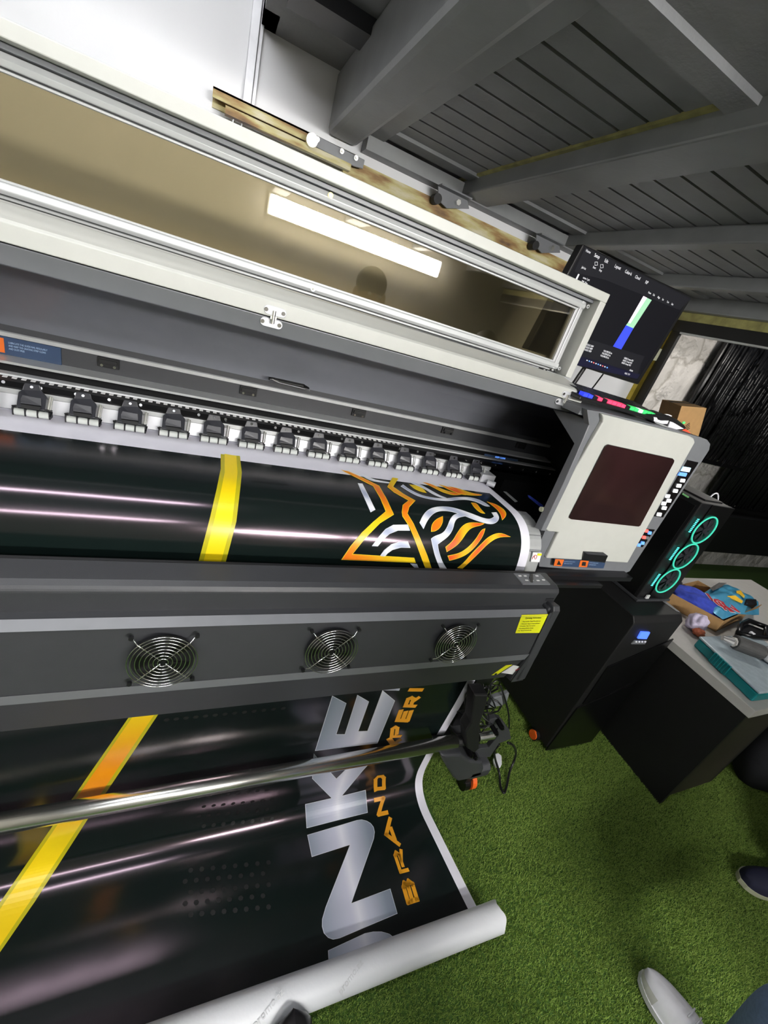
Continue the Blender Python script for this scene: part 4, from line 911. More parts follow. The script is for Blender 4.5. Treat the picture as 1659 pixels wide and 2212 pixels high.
# mouse
ms = thing('mouse', 'angular black and white gaming mouse with a red glow, on the control box', 'mouse', (1.43, 0.95, BT))
my = 0.945; mo = lambda P, y: [oy(u, v, y) for u, v in crop((1220, 820), 0.2646, P)]
MB().slab(mo([(650,290),(690,285),(850,295),(930,330),(985,375),(1000,400),(960,418),(900,415),(720,345),(690,320)], my-0.03), (0, 0.065, 0)).build('body', 'black', ms, 0.006)
MB().slab(mo([(728,306),(752,310),(760,326),(785,334),(850,336),(838,362),(800,362),(728,340)], my-0.033), (0, 0.004, 0)).build('side_shell', 'shoewhite', ms)
MB().slab(mo([(862,342),(885,350),(945,385),(975,402),(910,407),(845,385)], my-0.033), (0, 0.004, 0)).build('side_shell', 'shoewhite', ms)
MB().slab(mo([(735,345),(800,366),(905,410),(890,413),(735,352)], my-0.033), (0, 0.004, 0)).build('side_shell', 'alu2', ms)
MB().slab(mo([(945,418),(1000,412),(1050,460),(1010,462)], my), (0, 0.012, 0)).build('red_light', 'red', ms)
for q in range(4): MB().cyl(mo([(985+q*4,380+q*10)], my)[0], mo([(1020,355+q*14)], my)[0], 0.0012, 5).build('grip_fin', 'black', ms)
MB().cyl(mo([(968,352)], my-0.032)[0], mo([(974,352)], my-0.036)[0], 0.004, 8).build('green_button', 'keygreen', ms)
tag(MB().tube(spline([oy(*p, 0.97) for p in crop((1220, 820), 0.2646, [(655,300),(690,285),(760,290),(830,285),(870,298)])]), 0.002, 6).build('mouse_cable', 'shoewhite', smooth=True), 'pale mouse cable lying between keyboard and mouse', 'cable')
# cardboard box
cbx = thing('cardboard_box', 'small closed brown cardboard box standing behind the mouse', 'box', (1.66, 1.02, 1.6))
fr_ = [oy(u, v, 1.0) for u, v in crop((1220, 820), 0.2646, [(955,215),(1160,232),(1085,490),(880,440)])]
MB().slab(fr_, (0.03, 0.10, 0.0)).build('carton', 'card', cbx, 0.001)
MB().slab([fr_[0].lerp(fr_[1], 0.02)+Vector((0,0.045,0.0005)), fr_[0].lerp(fr_[1], 0.98)+Vector((0,0.045,0.0005)), fr_[0].lerp(fr_[1], 0.98)+Vector((0,0.055,0.0005)), fr_[0].lerp(fr_[1], 0.02)+Vector((0,0.055,0.0005))], (0, 0, 0.0006)).build('lid_seam', 'ink', cbx)

# ============================================================ UPS, PC AND DESK
ups = thing('ups_cabinet', 'tall black power supply cabinet with a small blue display, right of the printer', 'cabinet', (1.88, 1.2, 0))
UX0, UX1, UY0, UY1 = 1.708, 2.048, 0.806, 1.52
MB().prism([(UY0,0.035),(UY0,0.86),(UY0+0.02,0.885),(UY1,0.885),(UY1,0.035)], UX0, UX1).build('cabinet_body', 'blackm', ups, 0.004)
uf = lambda P, o=0.0: [oy(u, v, UY0-o) for u, v in crop((900, 1200), 0.4575, P)]
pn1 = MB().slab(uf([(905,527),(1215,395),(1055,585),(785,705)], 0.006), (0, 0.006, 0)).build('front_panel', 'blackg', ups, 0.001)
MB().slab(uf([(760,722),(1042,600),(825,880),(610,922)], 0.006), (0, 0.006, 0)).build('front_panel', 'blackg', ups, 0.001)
dp = MB().slab(uf([(1062,362),(1103,364),(1086,395),(1045,393)], 0.008), (0, 0.006, 0)).build('display', 'bluescreen', ups)
MB().slab(uf([(1030,402),(1088,404),(1078,419),(1015,419)], 0.006), (0, 0.004, 0)).build('key_row', 'mid', ups)
for q in range(4): MB().cyl(uf([(1037+q*14, 407)], 0.006)[0], uf([(1037+q*14, 407)], 0.008)[0], 0.004, 10).build('button', 'labelwhite', ups)
for xx in (UX0-0.02, UX1-0.06):
    for yy in (0.88, 1.44):
        cs = MB().cyl((xx, yy, 0.03), (xx+0.03, yy, 0.03), 0.028, 20).build('castor', 'black', ups)
        MB().cyl((xx-0.006, yy, 0.034), (xx+0.004, yy, 0.034), 0.024, 20).build('brake_ring', 'orange', cs)

pcx0, pcx1, pcy0, pcy1, pcz0, pcz1 = 1.835, 2.066, 0.915, 1.30, 0.887, 1.385
pcc = thing('computer_tower', 'black glass computer tower with three teal glowing fan rings, on the black cabinet', 'computer', (1.95, 1.1, 0.885))
MB().box(pcx0+0.002, pcy0+0.006, pcz0+0.012, pcx1-0.002, pcy1, pcz1).build('case', 'black', pcc, 0.004)
MB().box(pcx0-0.002, pcy0+0.02, pcz0+0.02, pcx0+0.002, pcy1-0.01, pcz1-0.02).build('glass_side', 'blackg', pcc, 0.001)
MB().box(pcx0+0.07, pcy0, pcz0+0.015, pcx1, pcy0+0.004, pcz1).build('front_glass', 'blackg', pcc, 0.001)
MB().prism([(pcy0-0.006, pcz0), (pcy0-0.006, pcz0+0.012), (pcy1, pcz0+0.012), (pcy1, pcz0)], pcx0-0.004, pcx1+0.004).build('base', 'dark', pcc, 0.002)
fcs = [oy(u, v, pcy0-0.006) for u, v in ((1515,1145),(1472,1205),(1433,1265))]
for i, c in enumerate(fcs):
    c = Vector((1.955, pcy0-0.004, (1.272, 1.138, 1.004)[i]))
    MB().tube([c+Vector((math.cos(a)*0.064, 0, math.sin(a)*0.064)) for a in [q*math.pi/24 for q in range(48)]], 0.0034, 8, closed=True).build('fan_ring', 'teallight', pcc, smooth=True)
    fb_ = MB()
    for q in range(7):
        a = q*2*math.pi/7; P = lambda r, t_, o: c+Vector((r*math.cos(t_), o, r*math.sin(t_)))
        fb_.face([P(0.014, a, -0.001), P(0.053, a+0.15, -0.001), P(0.053, a+0.75, 0.001), P(0.014, a+0.6, 0.001)])
    fb_.cyl(c, c+Vector((0, -0.003, 0)), 0.015, 18); fb_.build('fan', 'slate', pcc)
for i in range(3):
    zc = (1.285, 1.145, 1.005)[i]
    for q in range(9):
        MB().box(1.868-0.006, pcy0-0.003, zc-0.03+q*0.0075, 1.868+0.006, pcy0, zc-0.0265+q*0.0075).build('light_slot', 'cyanlight', pcc)
for q in range(2): MB().box(1.880+q*0.012, pcy0-0.007, pcz0+0.018, 1.886+q*0.012, pcy0-0.0005, pcz0+0.036).build('badge', 'labelwhite', pcc)
MB().box(1.90, 0.95, 1.385, 2.03, 1.20, 1.392).build('top_grille', 'blackm', pcc)
tag(MB().tube(spline([oy(u, v, 1.0) for u, v in crop((1220, 820), 0.2646, [(1145,985),(1180,965),(1215,935),(1245,930),(1252,960),(1245,1000),(1225,1030)])]), 0.0032, 8).cyl(oy(*crop((1220, 820), 0.2646, [(1232,1010)])[0], 1.0), oy(*crop((1220, 820), 0.2646, [(1205,1050)])[0], 1.0), 0.008, 10).build('charging_cable', 'shoewhite', smooth=True), 'short white cable curving over the top of the computer tower', 'cable')
tag(MB().tube(spline([oy(u, v, 0.98) for u, v in crop((1220, 820), 0.2646, [(960,930),(1010,960),(1080,975),(1150,985)])]), 0.004, 8).build('green_cable', mat('dull green cable', srgb((90, 140, 90)), 0.4), smooth=True), 'dull green cable along the back top of the computer tower', 'cable')

dk = thing('desk', 'black desk with a white top, right of the power supply cabinet', 'desk', (2.9, 0.9, 0))
DX0, DX1, DY0, DY1 = 2.168, 3.9, 0.452, 1.35
MB().box(DX0, DY0, 0.655, DX1, DY1, 0.70).build('desk_top', 'deskt', dk, 0.002)
MB().box(DX0+0.008, DY0+0.012, 0.0, DX0+0.03, DY1, 0.655).build('side_panel', 'blackm', dk)
MB().box(DX0+0.03, DY0+0.03, 0.0, 2.62, DY0+0.05, 0.655).build('front_panel', mat('dark brown board', srgb((46, 42, 32)), 0.6), dk)
MB().box(2.62, DY0+0.03, 0.0, 2.65, DY1, 0.655).build('inner_panel', 'blackm', dk)
MB().box(DX1-0.03, DY0+0.012, 0.0, DX1-0.008, DY1, 0.655).build('side_panel', 'blackm', dk)

# things on the desk
d8 = lambda P: crop((1350, 1200), 0.18625, P)
def dz(P, z): return [oz(u, v, z) for u, v in d8(P)]
ZT = 0.70
trr = thing('cardboard_tray', 'open brown cardboard tray holding the blue cloth and the snack bag, on the desk', 'box', (2.75, 1.05, ZT))
q = [(2.45,1.135),(2.60,0.875),(3.02,0.955),(2.92,1.22)]
w0 = [Vector((*a, ZT+0.001)) for a in q]
MB().slab([w0[0], w0[1], w0[2], w0[3]], (0, 0, 0.004)).build('tray_bottom', 'card', trr)
for a, b in ((0, 1), (1, 2), (2, 3), (3, 0)):
    MB().slab([w0[a], w0[b], w0[b]+Vector((0, 0, 0.075)), w0[a]+Vector((0, 0, 0.075))], (0.003, 0.003, 0)).build('tray_wall', 'card', trr)
MB().slab([w0[1]+Vector((0.30,0.055,0.075)), w0[2]+Vector((0,0,0.075)), w0[2]+Vector((0.02,-0.02,0.13)), w0[1]+Vector((0.33,0.03,0.13))], (0.003, 0.003, 0)).build('tray_flap', 'card', trr)
def crumple(c, r, seed, sc=(1, 1, 1), amt=0.35, n_=16, drop=0):
    rr = random.Random(seed); amt *= 0.6; m_ = MB(); m_.ball((0, 0, 0), 1, n=n_); fr_ = [(Vector((rr.uniform(-1,1), rr.uniform(-1,1), rr.uniform(-1,1)))*4.5, rr.uniform(0,6)) for _ in range(5)]
    v = []
    for p in m_.v:
        p = Vector(p); k_ = 1+amt*sum(abs(math.sin(f_.dot(p)+ph))-0.6 for f_, ph in fr_)/5*1.6
        v.append((c[0]+p.x*k_*r*sc[0], c[1]+p.y*k_*r*sc[1], max(c[2]+p.z*k_*r*sc[2], drop)))
    m_.v = v; return m_
tag(crumple((2.66, 1.06, ZT+0.055), 0.09, 4, (1.35, 1.35, 0.55), 0.5, 22, ZT+0.006).build('blue_cloth', 'cloth', smooth=True), 'crumpled deep blue cloth lying in the cardboard tray', 'cloth')
tag(crumple((2.62, 1.26, ZT+0.06), 0.10, 8, (1.2, 1.0, 0.6), 0.4, 18, ZT+0.002).build('grey_pouch', 'slate', smooth=True), 'dark grey pouch behind the cardboard tray, by the computer tower', 'pouch')
sb = thing('snack_bag', 'light blue snack bag with red lettering, slumped in the cardboard tray', 'bag', (2.95, 1.08, ZT))
bgp = [oz(u, v, 0.80) for u, v in d8([(880,440),(1000,360),(1080,310),(1215,300),(1340,360),(1480,430),(1580,500),(1590,650),(1330,640),(1170,700),(1080,640),(960,520)])]
cen = sum(bgp, Vector())/len(bgp); bgm = MB(); NB = 7; ring = []
bpts = [bgp[i].lerp(bgp[(i+1) % len(bgp)], t_) for i in range(len(bgp)) for t_ in (0, 0.25, 0.5, 0.75)]
def bagpt(u, v, o=0.0):
    """point on the puffed upper side of the bag"""
    P = oz(u, v, 0.80)
    for _ in range(2):
        d_ = (Vector((P.x, P.y, 0))-Vector((cen.x, cen.y, 0))); a = math.atan2(d_.y, d_.x); rmx = 0.30
        best = 0.05
        for g in range(len(bpts)):
            e1 = bpts[g]-cen
            if abs((math.atan2(e1.y, e1.x)-a+math.pi) % (2*math.pi)-math.pi) < 0.25: best = max(best, math.hypot(e1.x, e1.y))
        z_ = 0.775+0.045*max(0, 1-(d_.length/best)**2)+0.004*math.sin(P.x*60)+0.003*math.sin(P.y*80)
        P = oz(u, v, z_+o)
    return P
for sgn in (1, -1):
    o = []
    for k_ in range(NB+1):
        f_ = 1-k_/NB
        for p in bpts:
            P = cen+(p-cen)*max(f_, 0.0001); h_ = 0.045*(1-f_*f_) if sgn > 0 else -0.045*(1-f_**2)
            o.append((P.x, P.y, 0.775+h_+0.005*math.sin(P.x*60)*(1 if 0 < k_ < NB else 0)+0.004*math.sin(P.y*80)*(1 if 0 < k_ < NB else 0)))
    nb = len(bpts); bgm.add(o, [(k_*nb+i, k_*nb+(i+1) % nb, (k_+1)*nb+(i+1) % nb, (k_+1)*nb+i) for k_ in range(NB) for i in range(nb)])
bg = bgm.build('wrapper', 'bagblue', sb, smooth=True)
MB().slab([bagpt(u, v, 0.006) for u, v in d8([(985,380),(1090,315),(1180,320),(1110,370),(1020,410)])], (0, 0, 0.001)).build('silver_corner', 'foil', sb)
def baglet(ch, x_, y_, rot, size=0.092):
    P = bagpt(*d8([(x_, y_)])[0], 0.006); a = math.radians(rot); r_ = Vector((math.cos(a), math.sin(a), 0)); u_ = Vector((-math.sin(a), math.cos(a), 0.12))
    text_mesh(ch, size, P-Vector((0, 0, 0.0012)), r_, u_, 'labelwhite', 'letter_outline', sb, bold=0.0045, depth=0.0004, sx=1.1)
    text_mesh(ch, size, P+Vector((0, 0, 0.001)), r_, u_, 'inkred', 'letter', sb, bold=0.0015, depth=0.0006, sx=1.1)
for ch, x_, y_, rt in (('L', 1000, 525, -24), ('O', 1060, 575, -28), ('K', 1145, 625, -20), ('I', 1215, 650, -8), ('N', 1240, 655, -4)): baglet(ch, x_, y_, rt)
for x_, y_, w_ in ((1190, 470, 180), (1290, 410, 100)):
    P = [bagpt(*p, 0.007) for p in d8([(x_, y_), (x_+w_*0.5, y_-5), (x_+w_, y_+60), (x_+w_*0.9, y_+85), (x_+w_*0.4, y_+40), (x_+5, y_+25)])]
    MB().slab(P, (0, 0, 0.001)).build('yellow_print', 'bagyellow', sb)
MB().slab([bagpt(*p, 0.008) for p in d8([(1400,510),(1520,510),(1530,575),(1490,605),(1380,575)])], (0, 0, 0.002)).build('black_print', 'black', sb)
tag(crumple((2.93, 0.99, ZT+0.05), 0.03, 12, (1.3, 1.0, 0.8), 0.5, 14, ZT+0.006).build('foil_wrapper', 'foil', smooth=True), 'crumpled pale wrapper between the blue cloth and the snack bag', 'wrapper')
# crumpled tissue
tsu = crumple((2.435, 0.905, ZT+0.045), 0.050, 21, (1.1, 0.9, 0.95), 0.6, 18, ZT+0.001).build('paper_napkin', 'tissue', smooth=True)
tag(tsu, 'crumpled pale lilac napkin on the near left corner of the desk', 'napkin')
tag(crumple((2.405, 0.862, ZT+0.022), 0.026, 22, (1.2, 1.0, 0.8), 0.5, 14, ZT+0.001).build('orange_wrapper', 'tissueo', smooth=True), 'small crumpled orange wrapper touching the lilac napkin', 'wrapper')
# teal organiser with clear lid
org = thing('organiser_box', 'teal plastic organiser box with a clear lid, along the front edge of the desk', 'box', (2.4, 0.62, ZT))
oq = [(2.262,0.785),(2.165+0.03,0.485),(2.62,0.445+0.02),(2.56,0.80)]
oq = [(2.275,0.80),(2.205,0.49),(2.72,0.465),(2.76,0.78)]
def quad(P, z0, z1, ins=0.0):
    c_ = Vector((sum(p[0] for p in P)/4, sum(p[1] for p in P)/4)); Q = [Vector(p)+(c_-Vector(p)).normalized()*ins for p in P]
    return [Vector((*p, z0)) for p in Q], z1-z0
Pq, h_ = quad(oq, ZT+0.002, ZT+0.048); MB().slab(Pq, (0, 0, h_)).build('tray', 'teal', org, 0.008, seg=3)
Pq, h_ = quad(oq, ZT+0.050, ZT+0.062, -0.004); MB().slab(Pq, (0, 0, h_)).build('lid', mat('frosted clear lid', srgb((176, 190, 198)), 0.15, var=0.08, scale=40), org, 0.006, seg=3)
dv = Vector((oq[0][0]-oq[1][0], oq[0][1]-oq[1][1], 0)); L0 = Vector((*oq[1], 0)); ou = Vector((-dv.y, dv.x, 0)).normalized(); 
if ou.x > 0: ou = -ou
for a0 in (0.42,):
    A0 = L0+dv*a0; A1 = L0+dv*(a0+0.26)
    ct = MB().slab([A0+ou*0.002+Vector((0,0,ZT+0.006)), A1+ou*0.002+Vector((0,0,ZT+0.006)), A1+ou*0.002+Vector((0,0,ZT+0.060)), A0+ou*0.002+Vector((0,0,ZT+0.060))], ou*0.008).build('clasp', 'teal', org, 0.002)
    for q_ in range(7):
        B0 = A0.lerp(A1, q_/6); MB().slab([B0+ou*0.010+Vector((0,0,ZT+0.008))-dv*0.004, B0+ou*0.010+Vector((0,0,ZT+0.008))+dv*0.004, B0+ou*0.010+Vector((0,0,ZT+0.058))+dv*0.004, B0+ou*0.010+Vector((0,0,ZT+0.058))-dv*0.004], ou*0.004).build('clasp_rib', 'teal', ct)
# clear bag, torch and tape holder on the organiser
tag(crumple((2.60, 0.60, ZT+0.082), 0.085, 31, (1.3, 1.1, 0.22), 0.5, 20, ZT+0.064).build('clear_bag', mat('clear crinkled film', srgb((170, 174, 180)), 0.12, var=0.15, scale=60), smooth=True), 'crinkled clear plastic bag lying on the organiser lid', 'bag')
dt = thing('rotary_tool', 'dark grey hand tool with a steel tip, lying on the organiser lid', 'tool', (2.6, 0.74, ZT+0.1))
z_ = ZT+0.105
A0, A1, A2, A3 = oz(*d8([(1130,955)])[0], z_), oz(*d8([(1240,1000)])[0], z_), oz(*d8([(1270,1000)])[0], z_), oz(*d8([(1600,1130)])[0], z_)
MB().cyl(A2, A3, 0.036, 20, r2=0.034).build('handle', 'grip', dt, 0.008)
MB().cyl(A1, A2, 0.022, 8).build('collar', 'labelyellow' if False else 'deskt', dt)
MB().cyl(A0, A1, 0.012, 12, r2=0.02).build('tip', 'foil', dt)
th = thing('tape_dispenser', 'black open-framed holder with a white button, behind the hand tool', 'dispenser', (2.9, 0.85, ZT))
P = [oz(u, v, ZT+0.07) for u, v in d8([(1320,900),(1345,800),(1440,755),(1640,830),(1640,960),(1480,940)])]
MB().tube([p for p in P], 0.014, 8, closed=True).build('frame', 'blackg', th, smooth=True)
MB().slab([p+Vector((0,0,-0.05)) for p in P], (0, 0, 0.03)).build('base', 'black', th, 0.004)
MB().box(P[5].x-0.01, P[5].y+0.0, ZT+0.072, P[5].x+0.012, P[5].y+0.02, ZT+0.088).build('button', 'shoewhite', th, 0.002)
tag(MB().slab([Vector((x_, y_, 0.8865)) for x_, y_ in ((2.03, 0.845), (2.047, 0.835), (2.047, 0.915), (2.02, 0.92))], (0, 0, 0.001)).build('sticker', 'foil'), 'small colourful sticker on the front right corner of the cabinet top', 'sticker')

# dark bag on the turf at the right edge
bgx = thing('cloth_bag', 'bulky dark cloth bag on the turf in front of the desk, at the right edge', 'bag', (2.95, 0.2, 0))
crumple((3.02, 0.44, 0.22), 0.25, 41, (1.0, 0.66, 1.0), 0.16, 20, 0.004).build('bag_body', 'trouser', bgx, smooth=True)
MB().tube(spline([(2.95, 0.42, 0.44), (2.98, 0.38, 0.52), (3.06, 0.38, 0.52), (3.09, 0.42, 0.44)]), 0.012, 8).build('strap', 'trouser', bgx, smooth=True)

# ============================================================ FENCE OUTSIDE
fn = thing('slatted_fence', 'tall black slatted fence with dark leaves in front of the stone wall', 'fence', (5.0, 2.45, 0))
rg = random.Random(5); fm = MB()
for i in range(96):
    x_ = 3.87+i*0.045+rg.uniform(-0.008, 0.008); zb = (1.29 if x_ < 5.0 else 0.87)+rg.uniform(-0.02, 0.02); zt = 2.5
    fm.tube([(x_, 2.45+rg.uniform(-0.02, 0.02), zb), (x_+rg.uniform(-0.02, 0.02), 2.45, (zb+zt)/2), (x_+rg.uniform(-0.01, 0.01), 2.45, zt)], 0.012+rg.uniform(0, 0.006), 6)
fm.box(3.87, 2.49, 1.32, 5.0, 2.52, 2.6).box(5.0, 2.49, 0.88, 8.2, 2.52, 2.6)
fm.build('slats', 'black', fn, smooth=True)
MB().box(3.9, 2.40, 1.28, 5.05, 2.44, 1.31).box(5.0, 2.40, 0.84, 8.2, 2.44, 0.88).build('rail', 'blackg', fn)
lf = MB()
for i in range(420):
    x_, z_ = rg.uniform(3.8, 6.5), rg.uniform(1.35, 2.4); a = rg.uniform(0, 6.28); l = rg.uniform(0.05, 0.12); P = Vector((x_, 2.40+rg.uniform(-0.06, 0.02), z_)); d_ = Vector((math.cos(a)*0.5, rg.uniform(-0.2, 0.2), -abs(math.sin(a)))).normalized(); n_ = Vector((0.014, 0, 0.006))
    lf.face([P, P+d_*l*0.5+n_, P+d_*l, P+d_*l*0.5-n_])
lo = lf.build('leaves', 'blackg', fn); lo['kind'] = 'stuff'
tag(MB().box(5.3, 2.35, 0.33, 8.2, 2.58, 0.80).build('garden_bench', 'blackm', bevel=0.01), 'low black box bench against the stone wall under the fence', 'bench')

# ============================================================ SHOES AND PEOPLE
def shoe(toe, direction, name_label, up_mt, sole_mt, parent, length=0.29, width=0.105, cap=None, high=0.075, toeh=0.030, blunt=0.30):
    d_ = Vector((*direction, 0)).normalized(); s_ = Vector((-d_.y, d_.x, 0)); T = Vector((*toe, 0.012))
    def half(t_):      # half width along the shoe from toe (0) to heel (1)
        return width/2*min(1, math.sqrt(max(0, 1-(1-min(t_/blunt, 1))**2.0)))*(1-0.22*max(0, t_-0.4)/0.6)*(1 if t_ < 0.93 else math.sqrt(max(0.02, 1-((t_-0.93)/0.07)**2)))
    N_ = 26; ring = lambda z, gr: [T-d_*length*t_+s_*half(t_)*sg*gr+Vector((0, 0, z)) for t_, sg in [(i/N_, 1) for i in range(N_+1)]+[(i/N_, -1) for i in range(N_-1, 0, -1)]]
    so_ = MB(); a = ring(0, 1.0); b = ring(0.022, 1.06); n_ = len(a)
    so_.add(a+b, [(i, (i+1) % n_, n_+(i+1) % n_, n_+i) for i in range(n_)]+[tuple(range(n_)), tuple(range(n_, 2*n_))[::-1]])
    so_.build('sole', sole_mt, parent, smooth=False)
    um = MB(); K = 8; v = []
    for k_ in range(K+1):
        ph = math.pi/2*k_/K
        for j, (t_, sg) in enumerate([(i/N_, 1) for i in range(N_+1)]+[(i/N_, -1) for i in range(N_-1, 0, -1)]):
            hh = toeh+(high-toeh)*min(1, t_/0.45)**0.8 if t_ < 0.5 else high+0.012*(t_-0.5)
            v.append(T-d_*length*(0.012+t_*0.976)+s_*half(t_)*sg*math.cos(ph)**0.8+Vector((0, 0, 0.020+hh*math.sin(ph))))
    um.add(v, [(k_*n_+i, k_*n_+(i+1) % n_, (k_+1)*n_+(i+1) % n_, (k_+1)*n_+i) for k_ in range(K) for i in range(n_)])
    u_ = um.build('shoe_upper', up_mt, parent, smooth=True)
    if cap:
        cm = MB(); v2 = []; C_ = 9
        for k_ in range(4):
            ph = math.pi/2*k_/K
            for t_, sg in [(i/40, 1) for i in range(C_, -1, -1)]+[(i/40, -1) for i in range(1, C_+8)]:
                hh = toeh+(high-toeh)*min(1, t_/0.45)**0.8
                v2.append(T+d_*0.0015-d_*length*(0.012+t_*0.976)+s_*(half(t_)+0.0015)*sg*math.cos(ph)**0.8+Vector((0, 0, 0.021+hh*math.sin(ph))))
        nn_ = len(v2)//4; cm.add(v2, [(k_*nn_+i, k_*nn_+i+1, (k_+1)*nn_+i+1, (k_+1)*nn_+i) for k_ in range(3) for i in range(nn_-1)])
        cm.build('toe_guard', cap, u_, smooth=True)
    for i in range(4):
        t_ = 0.42+i*0.07; P0 = T-d_*length*t_+Vector((0, 0, 0.02+high+0.004))
        MB().tube([P0-s_*0.022, P0+Vector((0, 0, 0.004)), P0+s_*0.022], 0.0024, 6).build('lace', up_mt, u_)
    return u_
def skinmesh(name, verts, edges, radii, mt, parent, root=0, sub=2):
    me = bpy.data.meshes.new(name); me.from_pydata([tuple(v) for v in verts], edges, []); me.materials.append(M[mt])
    o = bpy.data.objects.new(name, me); COL.objects.link(o); o.parent = parent; o.matrix_parent_inverse = Matrix.Translation(-Vector(WORLD[parent.name]))
    md = o.modifiers.new('skin', 'SKIN'); md.use_smooth_shade = True
    sv = me.skin_vertices[0].data
    for i, r_ in enumerate(radii): sv[i].radius = (r_, r_) if not isinstance(r_, tuple) else r_; sv[i].use_root = (i == root)
    s2 = o.modifiers.new('sub', 'SUBSURF'); s2.levels = sub; s2.render_levels = sub
    return o
def person(label, hip, feet, turn, shirt, pants, shoe_up, shoe_sole, height=1.75, headlean=0.0, shoes=None, cap=None, knee=None):
    """standing figure: feet = two ankle points, turn = facing angle"""
    t = thing('person', label, 'person', (hip[0], hip[1], 0))
    f = Vector((math.cos(turn), math.sin(turn), 0)); r_ = Vector((math.sin(turn), -math.cos(turn), 0)); up_ = Vector((0, 0, 1))
    k_ = height/1.75; hp = Vector((hip[0], hip[1], 0.93*k_)); ch = hp+up_*0.36*k_; nk = hp+up_*0.56*k_; hd_ = nk+up_*0.13*k_+f*(0.015+headlean); 
    V = [hp, hp+up_*0.16*k_, ch, nk, nk+up_*0.05*k_, hd_, hd_+up_*0.075*k_]; Rr = [(0.15,0.11),(0.135,0.10),(0.165,0.115),0.06,0.052,(0.072,0.09),(0.068,0.08)]; E_ = [(0,1),(1,2),(2,3),(3,4),(4,5),(5,6)]
    tv = [hp, hp+up_*0.06]; te = [(0, 1)]; trd = [(0.165,0.125),(0.15,0.115)]
    for sg, ft in ((-1, feet[0]), (1, feet[1])):
        a = hp+r_*sg*0.09-up_*0.04; an = Vector((ft[0], ft[1], 0.09)); low = None; kn = Vector(knee) if (knee and sg < 0) else a.lerp(an, 0.5)+f*0.03; i = len(V)
        V += [a, kn, kn.lerp(an, 0.35)-f*0.01, an, an+f*0.12-up_*0.04]; Rr += [0.085, 0.056, 0.052, 0.036, 0.03]; E_ += [(0, i), (i, i+1), (i+1, i+2), (i+2, i+3), (i+3, i+4)]
        i = len(tv); tv += [a, kn, an+up_*0.03]; trd += [0.10, 0.082, 0.078]; te += [(0, i), (i, i+1), (i+1, i+2)]
    sv_ = [hp+up_*0.02, hp+up_*0.17*k_, ch, nk-up_*0.03]; srd = [(0.165,0.125),(0.15,0.12),(0.18,0.13),(0.09,0.075)]; se = [(0,1),(1,2),(2,3)]
    for sg in (-1, 1):
        sh_ = ch+r_*sg*0.17+up_*0.10*k_; el = sh_+r_*sg*0.05-up_*0.28*k_+f*0.02; wr = el-up_*0.22*k_+f*0.12; hn_ = wr-up_*0.07+f*0.03; i = len(V)
        V += [sh_, el, wr, hn_]; Rr += [0.055, 0.042, 0.028, 0.032]; E_ += [(2, i), (i, i+1), (i+1, i+2), (i+2, i+3)]
        for q_ in range(4):
            b_ = len(V); o_ = f*(0.02-0.013*q_)
            V += [hn_-up_*0.035+o_, hn_-up_*(0.075-0.004*abs(q_-1))+o_-r_*sg*0.012]; Rr += [0.010, 0.007]; E_ += [(i+3, b_), (b_, b_+1)]
        b_ = len(V); V += [hn_+f*0.035, hn_+f*0.05-up_*0.035]; Rr += [0.011, 0.009]; E_ += [(i+3, b_), (b_, b_+1)]
        i = len(sv_); sv_ += [sh_, sh_.lerp(el, 0.75)]; srd += [0.07, 0.06]; se += [(2, i), (i, i+1)]
    skinmesh('body', V, E_, Rr, 'skin', t); skinmesh('trousers', tv, te, trd, pants, t); skinmesh('shirt', sv_, se, srd, shirt, t)
    hr = MB().ball(tuple(hd_+up_*0.065*k_-f*0.012), 0.084, 0.096 if abs(f.y) > 0.7 else 0.084, 0.085, 12); hr.build('hair', 'hair', t, smooth=True)
    for sg in (-1, 1):
        MB().ball(tuple(hd_+r_*sg*0.082+up_*0.01), 0.014, 0.02, 0.03, 8).build('ear', 'skin', t, smooth=True)
        MB().ball(tuple(hd_+r_*sg*0.03+f*0.086+up_*0.02), 0.011, 0.008, 0.008, 8).build('eye', 'shoewhite', t, smooth=True)
    MB().ball(tuple(hd_+f*0.10-up_*0.005), 0.012, 0.016, 0.022, 8).build('nose', 'skin', t, smooth=True)
    MB().ball(tuple(hd_+f*0.088-up_*0.045), 0.024, 0.008, 0.006, 8).build('mouth', 'inkred', t, smooth=True)
    for (toe, dr) in shoes: shoe(toe, dr, '', shoe_up, shoe_sole, t, cap=cap)
    return t
person('person in blue jeans and white trainers, at the bottom right of the photo', (1.84, -0.58), ((1.53, -0.19), (1.90, -0.45)), math.radians(92), 'shirt', 'jean', 'shoewhite', 'shoewhite', shoes=[((1.500, 0.062), (-0.10, 1.0)), ((1.90, -0.24), (0.0, 1.0))], cap='shoegrey', knee=(1.475, -0.14, 0.48))
person('person in navy canvas shoes with cream soles, beside the dark cloth bag', (2.78, -0.16), ((2.50, 0.02), (2.66, -0.24)), math.radians(160), 'shirt2', 'trouser', 'navy', 'sole', shoes=[((2.25, 0.135), (-1.0, 0.42)), ((2.42, -0.16), (-1.0, 0.42))])
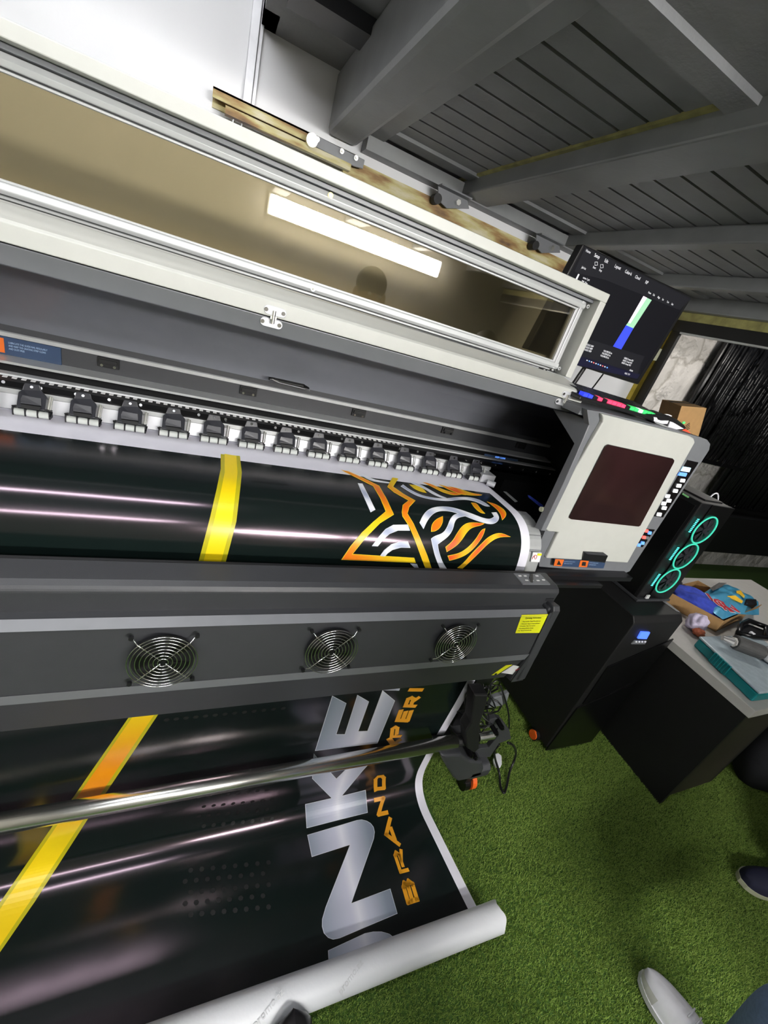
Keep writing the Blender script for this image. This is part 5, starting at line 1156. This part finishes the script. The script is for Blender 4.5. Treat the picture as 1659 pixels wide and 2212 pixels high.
person('person in a dark shirt whose head is mirrored in the smoked hood window', (0.80, -0.28), ((0.72, -0.30), (0.90, -0.30)), math.radians(90), 'shirt', 'trouser', 'black', 'black', height=1.86, shoes=[((0.72, -0.12), (0, 1)), ((0.90, -0.12), (0, 1))], headlean=0.02)
ps = thing('shoe', 'rounded toe of a black shoe at the bottom edge of the photo, below the roll', 'shoe', (0.35, 0.15, 0))
shoe((0.345, 0.292), (0.0, 1.0), '', 'black', 'black', ps, width=0.115, high=0.11, toeh=0.085, blunt=0.09)

# ============================================================ TURF
def turf(regions, dens_, seed=2):
    r = np.random.default_rng(seed); P = []
    for x0, y0, x1, y1 in regions:
        n_ = int((x1-x0)*(y1-y0)*dens_); P.append(np.stack([r.uniform(x0, x1, n_), r.uniform(y0, y1, n_)], 1))
    P = np.concatenate(P); n_ = len(P); a = r.uniform(0, 2*np.pi, n_); l = r.uniform(0.35, 1.0, n_)*0.007; h_ = r.uniform(0.007, 0.013, n_); w_ = 0.0011; b = r.uniform(0, 2*np.pi, n_)
    V = np.zeros((n_, 3, 3)); V[:, 0, :2] = P+np.stack([np.cos(a), np.sin(a)], 1)*w_; V[:, 1, :2] = P-np.stack([np.cos(a), np.sin(a)], 1)*w_
    V[:, 2, :2] = P+np.stack([np.cos(b), np.sin(b)], 1)*l[:, None]; V[:, 2, 2] = h_
    me = bpy.data.meshes.new('turf_grass'); me.vertices.add(n_*3); me.vertices.foreach_set('co', V.ravel()); me.loops.add(n_*3); me.loops.foreach_set('vertex_index', np.arange(n_*3)); me.polygons.add(n_); me.polygons.foreach_set('loop_start', np.arange(0, n_*3, 3)); me.polygons.foreach_set('loop_total', np.full(n_, 3))
    me.update(); me.validate(); me.materials.append(M['turf'])
    o = bpy.data.objects.new('turf_grass', me); COL.objects.link(o); o['kind'] = 'stuff'; tag(o, 'bright green artificial turf covering the whole floor', 'turf'); return o
turf([(-0.6, -0.35, 1.0, 0.30), (0.99, -0.35, 3.0, 0.80), (1.0, 0.80, 1.75, 1.4), (2.02, 0.80, 2.2, 1.2)], 150000)
